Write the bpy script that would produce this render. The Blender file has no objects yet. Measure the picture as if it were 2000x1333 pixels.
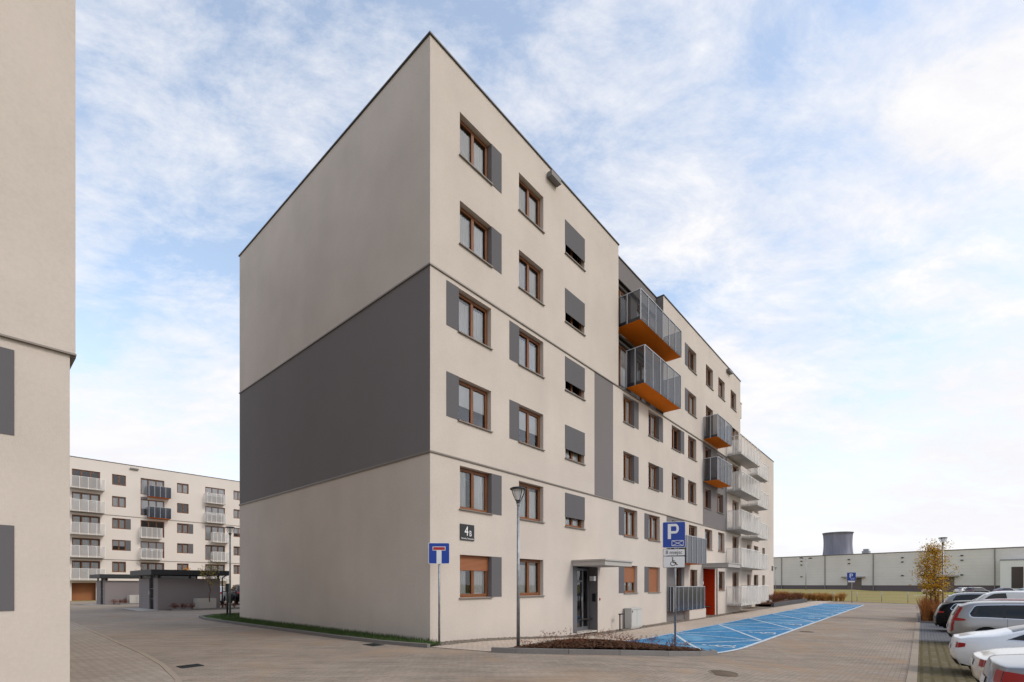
import bpy, bmesh, math, random
from mathutils import Vector, Matrix
R = math.radians
sc = bpy.context.scene
# ------------------------------------------------------------------ camera, sky, sun, exposure
EYE = 1.7
cam_d = bpy.data.cameras.new('camera'); cam = bpy.data.objects.new('camera', cam_d)
sc.collection.objects.link(cam)
cam.location = (0, 0, EYE); cam.rotation_euler = (R(90), 0, 0)
cam_d.sensor_width = 36; cam_d.lens = 36 * 930 / 2000
cam_d.shift_y = (1142 - 666.5) / 2000
cam_d.clip_start = .1; cam_d.clip_end = 6000
sc.camera = cam
sc.view_settings.view_transform = 'Standard'; sc.view_settings.look = 'None'
sc.view_settings.exposure = -.34; sc.view_settings.gamma = 1
SUN_EL, SUN_AZ = R(40), R(112)      # azimuth clockwise from +Y
w = bpy.data.worlds.new('World'); sc.world = w; w.use_nodes = True
nt = w.node_tree; N = nt.nodes; L = nt.links
for n_ in list(N): N.remove(n_)
def nd(t, **k):
    x = N.new(t)
    for a, b in k.items(): setattr(x, a, b)
    return x
wo = nd('ShaderNodeOutputWorld'); bg = nd('ShaderNodeBackground'); bg.inputs[1].default_value = .1
sky = nd('ShaderNodeTexSky'); sky.sky_type = 'NISHITA'; sky.sun_disc = False
sky.sun_elevation = SUN_EL; sky.sun_rotation = SUN_AZ; sky.air_density = 1.0; sky.dust_density = 1.2; sky.ozone_density = 1.5
tc = nd('ShaderNodeTexCoord'); sep = nd('ShaderNodeSeparateXYZ'); L.new(tc.outputs['Generated'], sep.inputs[0])
def math_(op, a, b=None, c=None, clamp=False):
    m = nd('ShaderNodeMath', operation=op, use_clamp=clamp)
    for i, v in enumerate((a, b, c)):
        if v is None: continue
        if isinstance(v, (int, float)): m.inputs[i].default_value = v
        else: L.new(v, m.inputs[i])
    return m.outputs[0]
zc = math_('MAXIMUM', sep.outputs[2], 0.0)
den = math_('ADD', zc, .22)
cx = math_('DIVIDE', sep.outputs[0], den); cy = math_('DIVIDE', sep.outputs[1], den)
cmb = nd('ShaderNodeCombineXYZ'); L.new(cx, cmb.inputs[0]); L.new(cy, cmb.inputs[1]); cmb.inputs[2].default_value = 3.7
def noise(vec, scale, det, rough, lac=2.1, dist=0.0):
    n_ = nd('ShaderNodeTexNoise'); n_.inputs['Scale'].default_value = scale; n_.inputs['Detail'].default_value = det
    n_.inputs['Roughness'].default_value = rough; n_.inputs['Lacunarity'].default_value = lac; n_.inputs['Distortion'].default_value = dist
    L.new(vec, n_.inputs['Vector']); return n_.outputs['Fac']
mp = nd('ShaderNodeMapping'); L.new(cmb.outputs[0], mp.inputs[0]); mp.inputs['Rotation'].default_value = (0, 0, R(-28)); mp.inputs['Scale'].default_value = (.8, 1.25, 1); mp.inputs['Location'].default_value = (2.3, .9, 0)
nA = noise(mp.outputs[0], 1.15, 9, .6, 2.1, .25)
nB = noise(mp.outputs[0], 5.0, 10, .66, 2.2, .25)
nC = noise(mp.outputs[0], .55, 4, .5)
s1 = math_('ADD', math_('MULTIPLY', nA, .5), math_('MULTIPLY', nB, .36))
s2 = math_('ADD', s1, math_('MULTIPLY', nC, .22))
# more cloud near the horizon
hz = math_('MULTIPLY', math_('SUBTRACT', .62, sep.outputs[2]), .13)
s3 = math_('ADD', s2, hz)
ramp = nd('ShaderNodeValToRGB'); L.new(s3, ramp.inputs[0])
ramp.color_ramp.elements[0].position = .475; ramp.color_ramp.elements[0].color = (.2, .2, .2, 1)
ramp.color_ramp.elements[1].position = .635; ramp.color_ramp.elements[1].color = (1, 1, 1, 1)
e_ = ramp.color_ramp.elements.new(.545); e_.color = (.6, .6, .6, 1)
cr = nd('ShaderNodeValToRGB'); L.new(nB, cr.inputs[0])      # thick cloud a little grey, thin cloud white
cr.color_ramp.elements[0].position = .35; cr.color_ramp.elements[0].color = (11.2, 11.3, 12.0, 1)
cr.color_ramp.elements[1].position = .66; cr.color_ramp.elements[1].color = (12.9, 12.8, 12.9, 1)
skb = nd('ShaderNodeMix', data_type='RGBA', blend_type='MULTIPLY'); skb.inputs[0].default_value = 1
L.new(sky.outputs[0], skb.inputs[6]); skb.inputs[7].default_value = (4.3, 4.15, 3.75, 1)
mixc = nd('ShaderNodeMix', data_type='RGBA'); L.new(ramp.outputs[0], mixc.inputs[0]); L.new(skb.outputs[2], mixc.inputs[6]); L.new(cr.outputs[0], mixc.inputs[7])
# pale, slightly pink veil low down
veil = math_('SUBTRACT', 1.0, math_('MULTIPLY', zc, 2.0), None, True)
veil2 = math_('MULTIPLY', math_('POWER', veil, 1.5), .95)
mixv = nd('ShaderNodeMix', data_type='RGBA'); L.new(veil2, mixv.inputs[0]); L.new(mixc.outputs[2], mixv.inputs[6]); mixv.inputs[7].default_value = (12.1, 12.0, 12.5, 1)
L.new(mixv.outputs[2], bg.inputs[0]); L.new(bg.outputs[0], wo.inputs[0])
sd = bpy.data.lights.new('sun', 'SUN'); sun = bpy.data.objects.new('sun', sd); sc.collection.objects.link(sun)
sd.energy = 1.5; sd.angle = R(12); sd.color = (1, .95, .89)
dv = Vector((math.sin(SUN_AZ) * math.cos(SUN_EL), math.cos(SUN_AZ) * math.cos(SUN_EL), math.sin(SUN_EL)))
sun.rotation_euler = dv.to_track_quat('Z', 'Y').to_euler()

# ------------------------------------------------------------------ site frame: u along the long facade, q outward from it
DR = (.65213, .75810); NN = (.75810, -.65213); C0 = (-2.3652, 13.7478)
ANG = math.atan2(DR[1], DR[0])
def P(u, q, z=None):
    x = C0[0] + u * DR[0] + q * NN[0]; y = C0[1] + u * DR[1] + q * NN[1]
    return (x, y) if z is None else (x, y, z)
def ss(a, b, x):
    t = max(0, min(1, (x - a) / (b - a))); return t * t * (3 - 2 * t)
def zg(u, q):       # the paved ground falls gently away from the corner
    a = ss(0, 9, u) * ss(-8, -.5, q)
    return -.40 * a - .15 * ss(0, 9, u) * ss(3, 12, q) - .3 * ss(34, 60, -q) - .3 * (1 - a) * ss(5, 12, q)
GU = [i * .5 for i in range(0, 19)]
GQ = [-60 + 3 * i for i in range(0, 10)] + [-8 + .75 * i for i in range(0, 11)] + [3 + i for i in range(0, 10)]

# ------------------------------------------------------------------ helpers
def lin(c):
    return tuple(((v / 255) / 12.92 if v / 255 <= .04045 else ((v / 255 + .055) / 1.055) ** 2.4) for v in c)
def tag(o, label=None, cat=None, group=None, kind=None):
    if label: o['label'] = label
    if cat: o['category'] = cat
    if group: o['group'] = group
    if kind: o['kind'] = kind
    return o
def empty(name, loc, rz=0, parent=None):
    o = bpy.data.objects.new(name, None); sc.collection.objects.link(o)
    o.location = loc; o.rotation_euler = (0, 0, rz); o.empty_display_size = .2
    if parent: o.parent = parent
    return o
def link(name, mesh, parent=None, loc=None, rz=None):
    o = bpy.data.objects.new(name, mesh); sc.collection.objects.link(o)
    if parent: o.parent = parent
    if loc: o.location = loc
    if rz is not None: o.rotation_euler = (0, 0, rz)
    return o
def copy_tree(o, parent=None):
    kids = list(o.children)
    c = o.copy(); sc.collection.objects.link(c)
    if parent: c.parent = parent
    for k in kids: copy_tree(k, c)
    return c
class MB:
    def __init__(s): s.v = []; s.f = []; s.m = []; s.sm = []
    def face(s, pts, m=0, smooth=False):
        i = len(s.v); s.v += [tuple(p) for p in pts]; s.f.append(tuple(range(i, i + len(pts)))); s.m.append(m); s.sm.append(smooth)
    def box(s, x0, x1, y0, y1, z0, z1, m=0):
        if x0 > x1: x0, x1 = x1, x0
        if y0 > y1: y0, y1 = y1, y0
        if z0 > z1: z0, z1 = z1, z0
        i = len(s.v)
        s.v += [(x0, y0, z0), (x1, y0, z0), (x1, y1, z0), (x0, y1, z0), (x0, y0, z1), (x1, y0, z1), (x1, y1, z1), (x0, y1, z1)]
        for f in ((0, 3, 2, 1), (4, 5, 6, 7), (0, 1, 5, 4), (1, 2, 6, 5), (2, 3, 7, 6), (3, 0, 4, 7)):
            s.f.append(tuple(i + k for k in f)); s.m.append(m); s.sm.append(False)
    def prism(s, poly, z0, z1, m=0):
        n = len(poly)
        s.face([(x, y, z1) for x, y in poly], m)
        s.face([(x, y, z0) for x, y in reversed(poly)], m)
        for i in range(n):
            a, b = poly[i], poly[(i + 1) % n]
            s.face([(a[0], a[1], z0), (b[0], b[1], z0), (b[0], b[1], z1), (a[0], a[1], z1)], m)
    def tube(s, pts, r, n=8, m=0, cap=True, smooth=True):
        pts = [Vector(p) for p in pts]; k = len(pts)
        rr = r if isinstance(r, (list, tuple)) else [r] * k
        base = len(s.v); prev = None
        for i, p in enumerate(pts):
            d = (pts[min(i + 1, k - 1)] - pts[max(i - 1, 0)])
            if d.length < 1e-9: d = Vector((0, 0, 1))
            d.normalize()
            a = d.cross(Vector((0, 0, 1)) if abs(d.z) < .9 else Vector((1, 0, 0))).normalized() if prev is None else (prev - d * prev.dot(d)).normalized()
            prev = a; b = d.cross(a)
            for j in range(n):
                t = 2 * math.pi * j / n
                s.v.append(tuple(p + (a * math.cos(t) + b * math.sin(t)) * rr[i]))
        for i in range(k - 1):
            for j in range(n):
                s.f.append((base + i * n + j, base + i * n + (j + 1) % n, base + (i + 1) * n + (j + 1) % n, base + (i + 1) * n + j)); s.m.append(m); s.sm.append(smooth)
        if cap:
            s.f.append(tuple(base + j for j in range(n))[::-1]); s.m.append(m); s.sm.append(False)
            s.f.append(tuple(base + (k - 1) * n + j for j in range(n))); s.m.append(m); s.sm.append(False)
    def lathe(s, prof, n=24, m=0, c=(0, 0), smooth=True, closed=False):
        base = len(s.v); k = len(prof)
        for r, z in prof:
            for j in range(n):
                t = 2 * math.pi * j / n; s.v.append((c[0] + r * math.cos(t), c[1] + r * math.sin(t), z))
        for i in range(k if closed else k - 1):
            i2 = (i + 1) % k
            for j in range(n):
                s.f.append((base + i * n + j, base + i * n + (j + 1) % n, base + i2 * n + (j + 1) % n, base + i2 * n + j)); s.m.append(m); s.sm.append(smooth)
    def mesh(s, name, mats):
        me = bpy.data.meshes.new(name); me.from_pydata(s.v, [], s.f)
        for a in (mats if isinstance(mats, (list, tuple)) else [mats]): me.materials.append(a)
        me.polygons.foreach_set('material_index', s.m); me.polygons.foreach_set('use_smooth', s.sm); me.update()
        return me
    def build(s, name, mats, parent=None, loc=None, rz=None):
        return link(name, s.mesh(name, mats), parent, loc, rz)
def weld(o, d=.0005):
    bm = bmesh.new(); bm.from_mesh(o.data); bmesh.ops.remove_doubles(bm, verts=bm.verts, dist=d)
    bmesh.ops.recalc_face_normals(bm, faces=bm.faces); bm.to_mesh(o.data); bm.free(); return o
def cut_poly(poly, off, zf=zg):
    """flat polygon in (u,q), cut along the grid lines and draped on the ground"""
    bm = bmesh.new()
    bm.faces.new([bm.verts.new((p[0], p[1], 0)) for p in poly])
    us = [p[0] for p in poly]; qs = [p[1] for p in poly]
    for U in GU:
        if min(us) < U < max(us):
            bmesh.ops.bisect_plane(bm, geom=bm.verts[:] + bm.edges[:] + bm.faces[:], plane_co=(U, 0, 0), plane_no=(1, 0, 0), dist=1e-5)
    for Q in GQ:
        if min(qs) < Q < max(qs):
            bmesh.ops.bisect_plane(bm, geom=bm.verts[:] + bm.edges[:] + bm.faces[:], plane_co=(0, Q, 0), plane_no=(0, 1, 0), dist=1e-5)
    bmesh.ops.triangulate(bm, faces=bm.faces[:])
    out = []
    for f in bm.faces:
        pts = [(*P(v.co.x, v.co.y), zf(v.co.x, v.co.y) + off) for v in f.verts]
        a, b, c = [Vector(p) for p in pts]
        if (b - a).cross(c - a).z < 0: pts.reverse()
        out.append(pts)
    bm.free(); return out
def sheet(name, polys, off, mat, kind='structure'):
    mb = MB()
    for poly in polys:
        for t in cut_poly(poly, off): mb.face(t)
    o = mb.build(name, mat); weld(o, .0002)
    if kind: o['kind'] = kind
    return o
def raised(mb, line, width, top, depth=.25, closed=False, m=0, seg=None):
    """kerb along a polyline in (u,q): width to the left of travel, top above ground"""
    pts = []
    for i in range(len(line) - (0 if closed else 1)):
        a, b = line[i], line[(i + 1) % len(line)]
        d = math.hypot(b[0] - a[0], b[1] - a[1]); n = max(1, int(d / 1.0 + .5))
        for k in range(n): pts.append((a[0] + (b[0] - a[0]) * k / n, a[1] + (b[1] - a[1]) * k / n))
    if not closed: pts.append(line[-1])
    n = len(pts); off = []
    for i in range(n):
        a = pts[(i - 1) % n] if (closed or i > 0) else pts[i]; b = pts[(i + 1) % n] if (closed or i < n - 1) else pts[i]
        d = Vector((b[0] - a[0], b[1] - a[1])).normalized(); off.append((pts[i][0] - d.y * width, pts[i][1] + d.x * width))
    for i in range(n if closed else n - 1):
        j = (i + 1) % n
        g = .004
        def lerp(p, q_, t): return (p[0] + (q_[0] - p[0]) * t, p[1] + (q_[1] - p[1]) * t)
        a, b, c, d = lerp(pts[i], pts[j], g), lerp(pts[j], pts[i], g), lerp(off[j], off[i], g), lerp(off[i], off[j], g)
        dz = random.uniform(-.003, .003)
        T = [(*P(*p), zg(*p) + top + dz) for p in (a, b, c, d)]; B = [(x, y, z - depth) for x, y, z in T]
        # small chamfer on the outer top edge
        mb.face(T if (Vector(T[1]) - Vector(T[0])).cross(Vector(T[2]) - Vector(T[0])).z > 0 else T[::-1], m)
        for k in range(4):
            mb.face([B[k], B[(k + 1) % 4], T[(k + 1) % 4], T[k]], m)

# ------------------------------------------------------------------ materials
class Mat:
    def __init__(s, name, color=(.5, .5, .5), rough=.7, metal=0, spec=.5):
        s.m = bpy.data.materials.new(name); s.m.use_nodes = True; s.t = s.m.node_tree; s.N = s.t.nodes; s.L = s.t.links
        s.b = s.N['Principled BSDF']; s.b.inputs['Base Color'].default_value = (*color[:3], 1)
        s.b.inputs['Roughness'].default_value = rough; s.b.inputs['Metallic'].default_value = metal
        s.b.inputs['Specular IOR Level'].default_value = spec
    def n(s, t, **k):
        x = s.N.new(t)
        for a, b in k.items(): setattr(x, a, b)
        return x
    def coord(s, kind='Object', rot=0, scale=(1, 1, 1), loc=(0, 0, 0)):
        c = s.n('ShaderNodeTexCoord'); m = s.n('ShaderNodeMapping'); s.L.new(c.outputs[kind], m.inputs[0])
        m.inputs['Rotation'].default_value = (0, 0, rot); m.inputs['Scale'].default_value = scale; m.inputs['Location'].default_value = loc
        return m.outputs[0]
    def noise(s, vec, scale, detail=4, rough=.55, dist=0):
        x = s.n('ShaderNodeTexNoise'); x.inputs['Scale'].default_value = scale; x.inputs['Detail'].default_value = detail
        x.inputs['Roughness'].default_value = rough; x.inputs['Distortion'].default_value = dist; s.L.new(vec, x.inputs['Vector']); return x.outputs['Fac']
    def ramp(s, fac, stops):
        x = s.n('ShaderNodeValToRGB'); s.L.new(fac, x.inputs[0]); e = x.color_ramp.elements
        e[0].position, e[0].color = stops[0][0], (*stops[0][1], 1); e[1].position, e[1].color = stops[-1][0], (*stops[-1][1], 1)
        for p, c in stops[1:-1]: k = e.new(p); k.color = (*c, 1)
        return x.outputs[0]
    def mix(s, fac, a, b, mode='MIX'):
        x = s.n('ShaderNodeMix', data_type='RGBA', blend_type=mode)
        for i, v in ((0, fac), (6, a), (7, b)):
            if isinstance(v, (int, float)): x.inputs[i].default_value = v
            elif isinstance(v, tuple): x.inputs[i].default_value = (*v[:3], 1)
            else: s.L.new(v, x.inputs[i])
        return x.outputs[2]
    def col(s, c): s.L.new(c, s.b.inputs['Base Color']); return s
    def bump(s, h, strength=.2, dist=.01):
        x = s.n('ShaderNodeBump'); x.inputs['Strength'].default_value = strength; x.inputs['Distance'].default_value = dist
        s.L.new(h, x.inputs['Height']); s.L.new(x.outputs[0], s.b.inputs['Normal']); return s
def g(v): return (v, v, v)
def stucco(name, c, var=.06, fine=60, bs=.25):
    m = Mat(name, c, .92, 0, .2); v = m.coord()
    a = m.noise(v, .35, 5, .6); b = m.noise(v, 16, 6, .7)
    st = m.noise(m.coord(scale=(1.3, 1.3, .12)), 1.1, 5, .6)
    k = m.mix(1.0, c, m.ramp(a, [(.3, g(1 - var)), (.7, g(1 + var * .4))]), 'MULTIPLY')
    k = m.mix(1.0, k, m.ramp(b, [(.3, g(1 - var * .6)), (.72, g(1 + var * .35))]), 'MULTIPLY')
    k = m.mix(.22, k, m.ramp(st, [(.3, g(1 - var * 1.2)), (.65, g(1.0))]), 'MULTIPLY')
    m.col(k); m.bump(m.noise(v, fine, 3, .7), bs, .012); return m.m
CREAM = stucco('stucco_cream', lin((200, 189, 178)), .10, 90, .35)
GREY = stucco('stucco_grey', lin((118, 113, 112)), .05)
CREAM2 = stucco('stucco_cream_far', lin((211, 202, 192)), .04)
SHEL = stucco('stucco_shelter', lin((134, 127, 126)), .06)
PANELG = stucco('panel_grey', lin((98, 96, 98)), .05, 90, .1)
RED = stucco('stucco_red', lin((204, 58, 16)), .05)
ORANGE = stucco('soffit_orange', lin((236, 124, 22)), .04)
SOFFW = stucco('soffit_white_shaded', lin((178, 172, 165)), .05)  # white darkened to add shade under the balcony slabs; canopies share it
CONC = stucco('concrete', lin((190, 185, 177)), .09, 40, .4)
def simple(name, c, rough=.5, metal=0, spec=.5): return Mat(name, lin(c), rough, metal, spec).m
DARKMET = simple('dark_metal', (46, 46, 48), .45, .3)
FLASH = simple('flashing', (122, 114, 106), .5, .2)
COPING = simple('coping', (70, 66, 62), .5, .3)
GALV = Mat('galvanised', lin((150, 153, 156)), .45, .6); _v = GALV.coord(); GALV.col(GALV.ramp(GALV.noise(_v, 7, 5, .6), [(.3, lin((126, 130, 134))), (.7, lin((166, 169, 171)))])); GALV = GALV.m
WHITE = simple('white_paint', (228, 228, 226), .45)
WHITEP = simple('white_powder_coat', (226, 224, 219), .5)
BLACK = simple('black_rubber', (20, 20, 21), .8)
RAILG = simple('rail_grey', (176, 178, 184), .45, .2)
ALU = simple('aluminium', (170, 170, 172), .35, .8)
def woodm(name, c1, c2, sc_=(1, 1, 1)):
    m = Mat(name, c1, .5, 0, .4); v = m.coord(scale=(14, 14, 1.2)); m.col(m.ramp(m.noise(v, 3, 4, .6), [(.3, c1), (.7, c2)])); return m.m
WOOD = woodm('window_wood', lin((100, 60, 30)), lin((136, 84, 46)))
ROLL = Mat('roller_wood', lin((166, 104, 60)), .5, 0, .4)
_v = ROLL.coord(); _w = ROLL.n('ShaderNodeTexWave', wave_type='BANDS', bands_direction='Z'); _w.inputs['Scale'].default_value = 8; ROLL.L.new(_v, _w.inputs[0])
ROLL.col(ROLL.ramp(_w.outputs['Fac'], [(0, lin((90, 50, 26))), (.35, lin((150, 92, 54))), (1, lin((164, 102, 62)))])); ROLL.bump(_w.outputs['Fac'], .5, .01); ROLL = ROLL.m
def glassm(name, tint=(.93, .94, .94), ior=2.1, rough=.01, wob=.004):
    m = bpy.data.materials.new(name); m.use_nodes = True; t = m.node_tree; N_ = t.nodes; L_ = t.links; N_.remove(N_['Principled BSDF'])
    fr = N_.new('ShaderNodeFresnel'); fr.inputs[0].default_value = ior; tr = N_.new('ShaderNodeBsdfTransparent'); tr.inputs[0].default_value = (*tint, 1)
    gl = N_.new('ShaderNodeBsdfGlossy'); gl.inputs['Roughness'].default_value = rough; gl.inputs[0].default_value = (.95, .95, .97, 1)
    bm_ = N_.new('ShaderNodeBump'); bm_.inputs['Strength'].default_value = .25; bm_.inputs['Distance'].default_value = wob
    c = N_.new('ShaderNodeTexCoord'); no = N_.new('ShaderNodeTexNoise'); no.inputs['Scale'].default_value = 1.6; no.inputs['Detail'].default_value = 1
    L_.new(c.outputs['Object'], no.inputs['Vector']); L_.new(no.outputs['Fac'], bm_.inputs['Height']); L_.new(bm_.outputs[0], gl.inputs['Normal'])
    mx = N_.new('ShaderNodeMixShader'); L_.new(fr.outputs[0], mx.inputs[0]); L_.new(tr.outputs[0], mx.inputs[1]); L_.new(gl.outputs[0], mx.inputs[2])
    L_.new(mx.outputs[0], N_['Material Output'].inputs[0]); return m
GLASS = glassm('window_glass', (.9, .91, .91), 1.9)
def tinted(name, body, alpha, glossr=.15, ior=1.5):
    m = bpy.data.materials.new(name); m.use_nodes = True; t = m.node_tree; N_ = t.nodes; L_ = t.links; p = N_['Principled BSDF']
    p.inputs['Base Color'].default_value = (*body, 1); p.inputs['Roughness'].default_value = glossr; p.inputs['IOR'].default_value = ior
    tr = N_.new('ShaderNodeBsdfTransparent'); tr.inputs[0].default_value = (.85, .87, .9, 1); mx = N_.new('ShaderNodeMixShader'); mx.inputs[0].default_value = alpha
    L_.new(tr.outputs[0], mx.inputs[1]); L_.new(p.outputs[0], mx.inputs[2]); L_.new(mx.outputs[0], N_['Material Output'].inputs[0]); return m
SMOKE = tinted('smoked_glass', lin((52, 54, 60)), .68, .06)
SMOKED = tinted('smoked_glass_dark', lin((44, 48, 58)), .92, .12)
def frosted():
    m = bpy.data.materials.new('frosted_glass'); m.use_nodes = True; t = m.node_tree; N_ = t.nodes; L_ = t.links; N_.remove(N_['Principled BSDF'])
    d = N_.new('ShaderNodeBsdfDiffuse'); d.inputs[0].default_value = (.82, .81, .78, 1); tl = N_.new('ShaderNodeBsdfTranslucent'); tl.inputs[0].default_value = (.86, .85, .83, 1); tr = N_.new('ShaderNodeBsdfTransparent')
    a = N_.new('ShaderNodeMixShader'); a.inputs[0].default_value = .45; L_.new(d.outputs[0], a.inputs[1]); L_.new(tl.outputs[0], a.inputs[2])
    b = N_.new('ShaderNodeMixShader'); b.inputs[0].default_value = .48; L_.new(tr.outputs[0], b.inputs[1]); L_.new(a.outputs[0], b.inputs[2]); L_.new(b.outputs[0], N_['Material Output'].inputs[0]); return m
FROST = frosted()
CARGLASS = tinted('car_glass', lin((14, 16, 17)), .93, .03)
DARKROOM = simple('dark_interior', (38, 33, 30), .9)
CURT = Mat('curtain', lin((214, 210, 206)), .9); _v = CURT.coord(scale=(1, 1, .02)); CURT.col(CURT.ramp(CURT.noise(_v, 16, 2, .5), [(.3, lin((222, 220, 218))), (.65, lin((240, 239, 238)))])); CURT = CURT.m
BLIND = simple('blind_fabric', (240, 240, 240), .9)
def paver(name, c1, c2, mortar, bw, bh, rot=0, var=.12, tint=None, msize=.007, bstr=.35, streak=0):
    m = Mat(name, c1, .9, 0, .25); v = m.coord(rot=-ANG + rot)
    b = m.n('ShaderNodeTexBrick'); m.L.new(v, b.inputs['Vector']); b.inputs['Scale'].default_value = 1; b.inputs['Brick Width'].default_value = bw; b.inputs['Row Height'].default_value = bh
    b.inputs['Mortar Size'].default_value = msize; b.inputs['Mortar Smooth'].default_value = .2; b.inputs['Bias'].default_value = 0
    b.inputs['Color1'].default_value = (*c1, 1); b.inputs['Color2'].default_value = (*c2, 1); b.inputs['Mortar'].default_value = (*mortar, 1)
    k = m.mix(1.0, b.outputs['Color'], m.ramp(m.noise(v, .16, 6, .62, .4), [(.28, g(1 - var * 1.3)), (.72, g(1 + var * .8))]), 'MULTIPLY')
    k = m.mix(1.0, k, m.ramp(m.noise(v, 1.3, 6, .7), [(.3, g(1 - var)), (.7, g(1 + var * .5))]), 'MULTIPLY')
    k = m.mix(1.0, k, m.ramp(m.noise(v, 28, 4, .75), [(.3, g(1 - var * 1.1)), (.7, g(1 + var))]), 'MULTIPLY')
    if tint: k = m.mix(m.ramp(m.noise(v, .45, 6, .66, .6), [(.5, g(0)), (.66, g(.75))]), k, tint)
    sp_ = m.ramp(m.noise(v, 2.6, 3, .5, .3), [(.70, g(1)), (.76, g(.86))])
    k = m.mix(1.0, k, sp_, 'MULTIPLY')
    if streak:
        vs = m.coord(rot=-ANG + rot, scale=(.35, 2.2, 1))
        k = m.mix(streak, k, m.ramp(m.noise(vs, 1.4, 7, .72, .5), [(.34, g(.6)), (.6, g(1.1))]), 'MULTIPLY')
    m.col(k); m.bump(b.outputs['Fac'], -bstr, .008) ; return m.m
ROADM = paver('road_pavers', lin((160, 146, 131)), lin((151, 138, 124)), lin((126, 114, 102)), .2, .1, 0, .15, lin((154, 130, 106)), .005, .16, .55)
WALKM = paver('walk_pavers', lin((196, 180, 164)), lin((184, 168, 152)), lin((140, 125, 110)), .2, .1, 0, .08)
WALKD = paver('walk_pavers_grey', lin((172, 159, 144)), lin((160, 147, 132)), lin((112, 101, 90)), .2, .1, R(45), .13)
GREYP = paver('grey_pavers', lin((112, 112, 114)), lin((100, 101, 104)), lin((70, 70, 72)), .2, .1, 0, .1)
BLUEM = paver('blue_paint', lin((72, 140, 182)), lin((56, 126, 172)), lin((40, 92, 132)), .2, .1, 0, .2, lin((112, 160, 188)))
WHITEM = Mat('road_white', lin((214, 216, 216)), .8); _v = WHITEM.coord(); WHITEM.col(WHITEM.ramp(WHITEM.noise(_v, 9, 6, .7), [(.36, lin((110, 150, 184))), (.52, lin((204, 208, 210)))])); WHITEM = WHITEM.m
KERBM = stucco('kerb_concrete', lin((128, 124, 120)), .16, 50, .5)
KERBL = stucco('kerb_light', lin((160, 146, 130)), .12, 50, .4)
def grassm(name, stops, sc_=9):
    m = Mat(name, stops[0][1], .95, 0, .15); v = m.coord(); m.col(m.mix(.6, m.ramp(m.noise(v, sc_, 6, .7), stops), m.ramp(m.noise(v, .25, 4, .6), [(.3, g(.7)), (.7, g(1.15))]), 'MULTIPLY')); m.bump(m.noise(v, 40, 3, .7), .6, .03); return m.m
LAWN = grassm('lawn', [(.3, lin((44, 62, 22))), (.55, lin((66, 88, 30))), (.75, lin((90, 100, 44)))])
FIELD = Mat('field_grass', lin((130, 125, 70)), .95, 0, .1)
_v = FIELD.coord(scale=(.35, 1.6, 1)); _c = FIELD.ramp(FIELD.noise(_v, .12, 7, .6), [(.3, lin((128, 104, 70))), (.45, lin((150, 132, 86))), (.6, lin((140, 132, 74))), (.75, lin((160, 142, 104)))])
FIELD.col(FIELD.mix(.7, _c, FIELD.ramp(FIELD.noise(FIELD.coord(), 2.4, 6, .7), [(.3, g(.7)), (.7, g(1.15))]), 'MULTIPLY')); FIELD = FIELD.m
TURFP = Mat('grass_pavers', lin((110, 104, 80)), .95, 0, .15)
_v = TURFP.coord(rot=-ANG); _b = TURFP.n('ShaderNodeTexBrick'); TURFP.L.new(_v, _b.inputs['Vector']); _b.offset = 0
for k_, v_ in (('Scale', 1), ('Brick Width', .2), ('Row Height', .2), ('Mortar Size', .035), ('Mortar Smooth', .3)): _b.inputs[k_].default_value = v_
_b.inputs['Color1'].default_value = (*lin((128, 116, 98)), 1); _b.inputs['Color2'].default_value = (*lin((112, 102, 84)), 1); _b.inputs['Mortar'].default_value = (*lin((84, 76, 50)), 1)
_g = TURFP.ramp(TURFP.noise(_v, 2.2, 6, .75), [(.4, g(0)), (.58, g(.9))])
TURFP.col(TURFP.mix(_g, _b.outputs['Color'], lin((98, 88, 60)))); TURFP.bump(_b.outputs['Fac'], .5, .02); TURFP = TURFP.m
SOIL = grassm('bark_mulch', [(.3, lin((56, 38, 28))), (.55, lin((90, 62, 46))), (.68, lin((156, 118, 86)))], 26)
GRAV = grassm('gravel', [(.3, lin((84, 76, 68))), (.5, lin((132, 122, 110))), (.72, lin((176, 166, 152)))], 30)
SAND = stucco('sandy_path', lin((178, 166, 146)), .1)

# ------------------------------------------------------------------ ground
far = [(-3000, -3000), (3000, -3000), (3000, 3000), (-3000, 3000)]
sheet('ground', [far], -.03, FIELD)
sheet('road', [[(-60, -66), (62, -66), (62, 10.5), (-60, 10.5)], [(-60, 10.5), (16.5, 10.5), (16.5, 11), (-60, 11)]][:1], -.012, ROADM)
sheet('parking_pavement', [[(16.3, 10.68), (60, 10.68), (60, 30), (16.3, 30)]], -.010, GREYP)
sheet('parking_turf', [[(-40, 10.68), (16.3, 10.68), (16.3, 30), (-40, 30)]], -.006, TURFP)
mb = MB(); raised(mb, [(-30, 10.5), (62, 10.5)], .18, .006, .2); mb.build('kerb_channel', KERBL)['kind'] = 'structure'
# pale sidewalk along the long facade
sheet('sidewalk', [[(-.5, .62), (62, .62), (62, 2.5), (3.9, 2.52), (.9, 2.75), (-.1, 2.42)]], 0, WALKM)
edge = [(-5.2, -60), (-5.3, -30), (-5.6, -14), (-5.75, -8), (-5.85, -4), (-6.0, -1.5), (-6.25, .6), (-6.7, 2.6), (-7.5, 4.4), (-9, 6), (-12, 7), (-20, 7.2)]
sheet('sidewalk_corner', [edge + [(-20, -60)]], -.004, WALKD)
mb = MB(); raised(mb, edge, .1, .004, .1); mb.build('sidewalk_edging', KERBL)['kind'] = 'structure'
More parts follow.
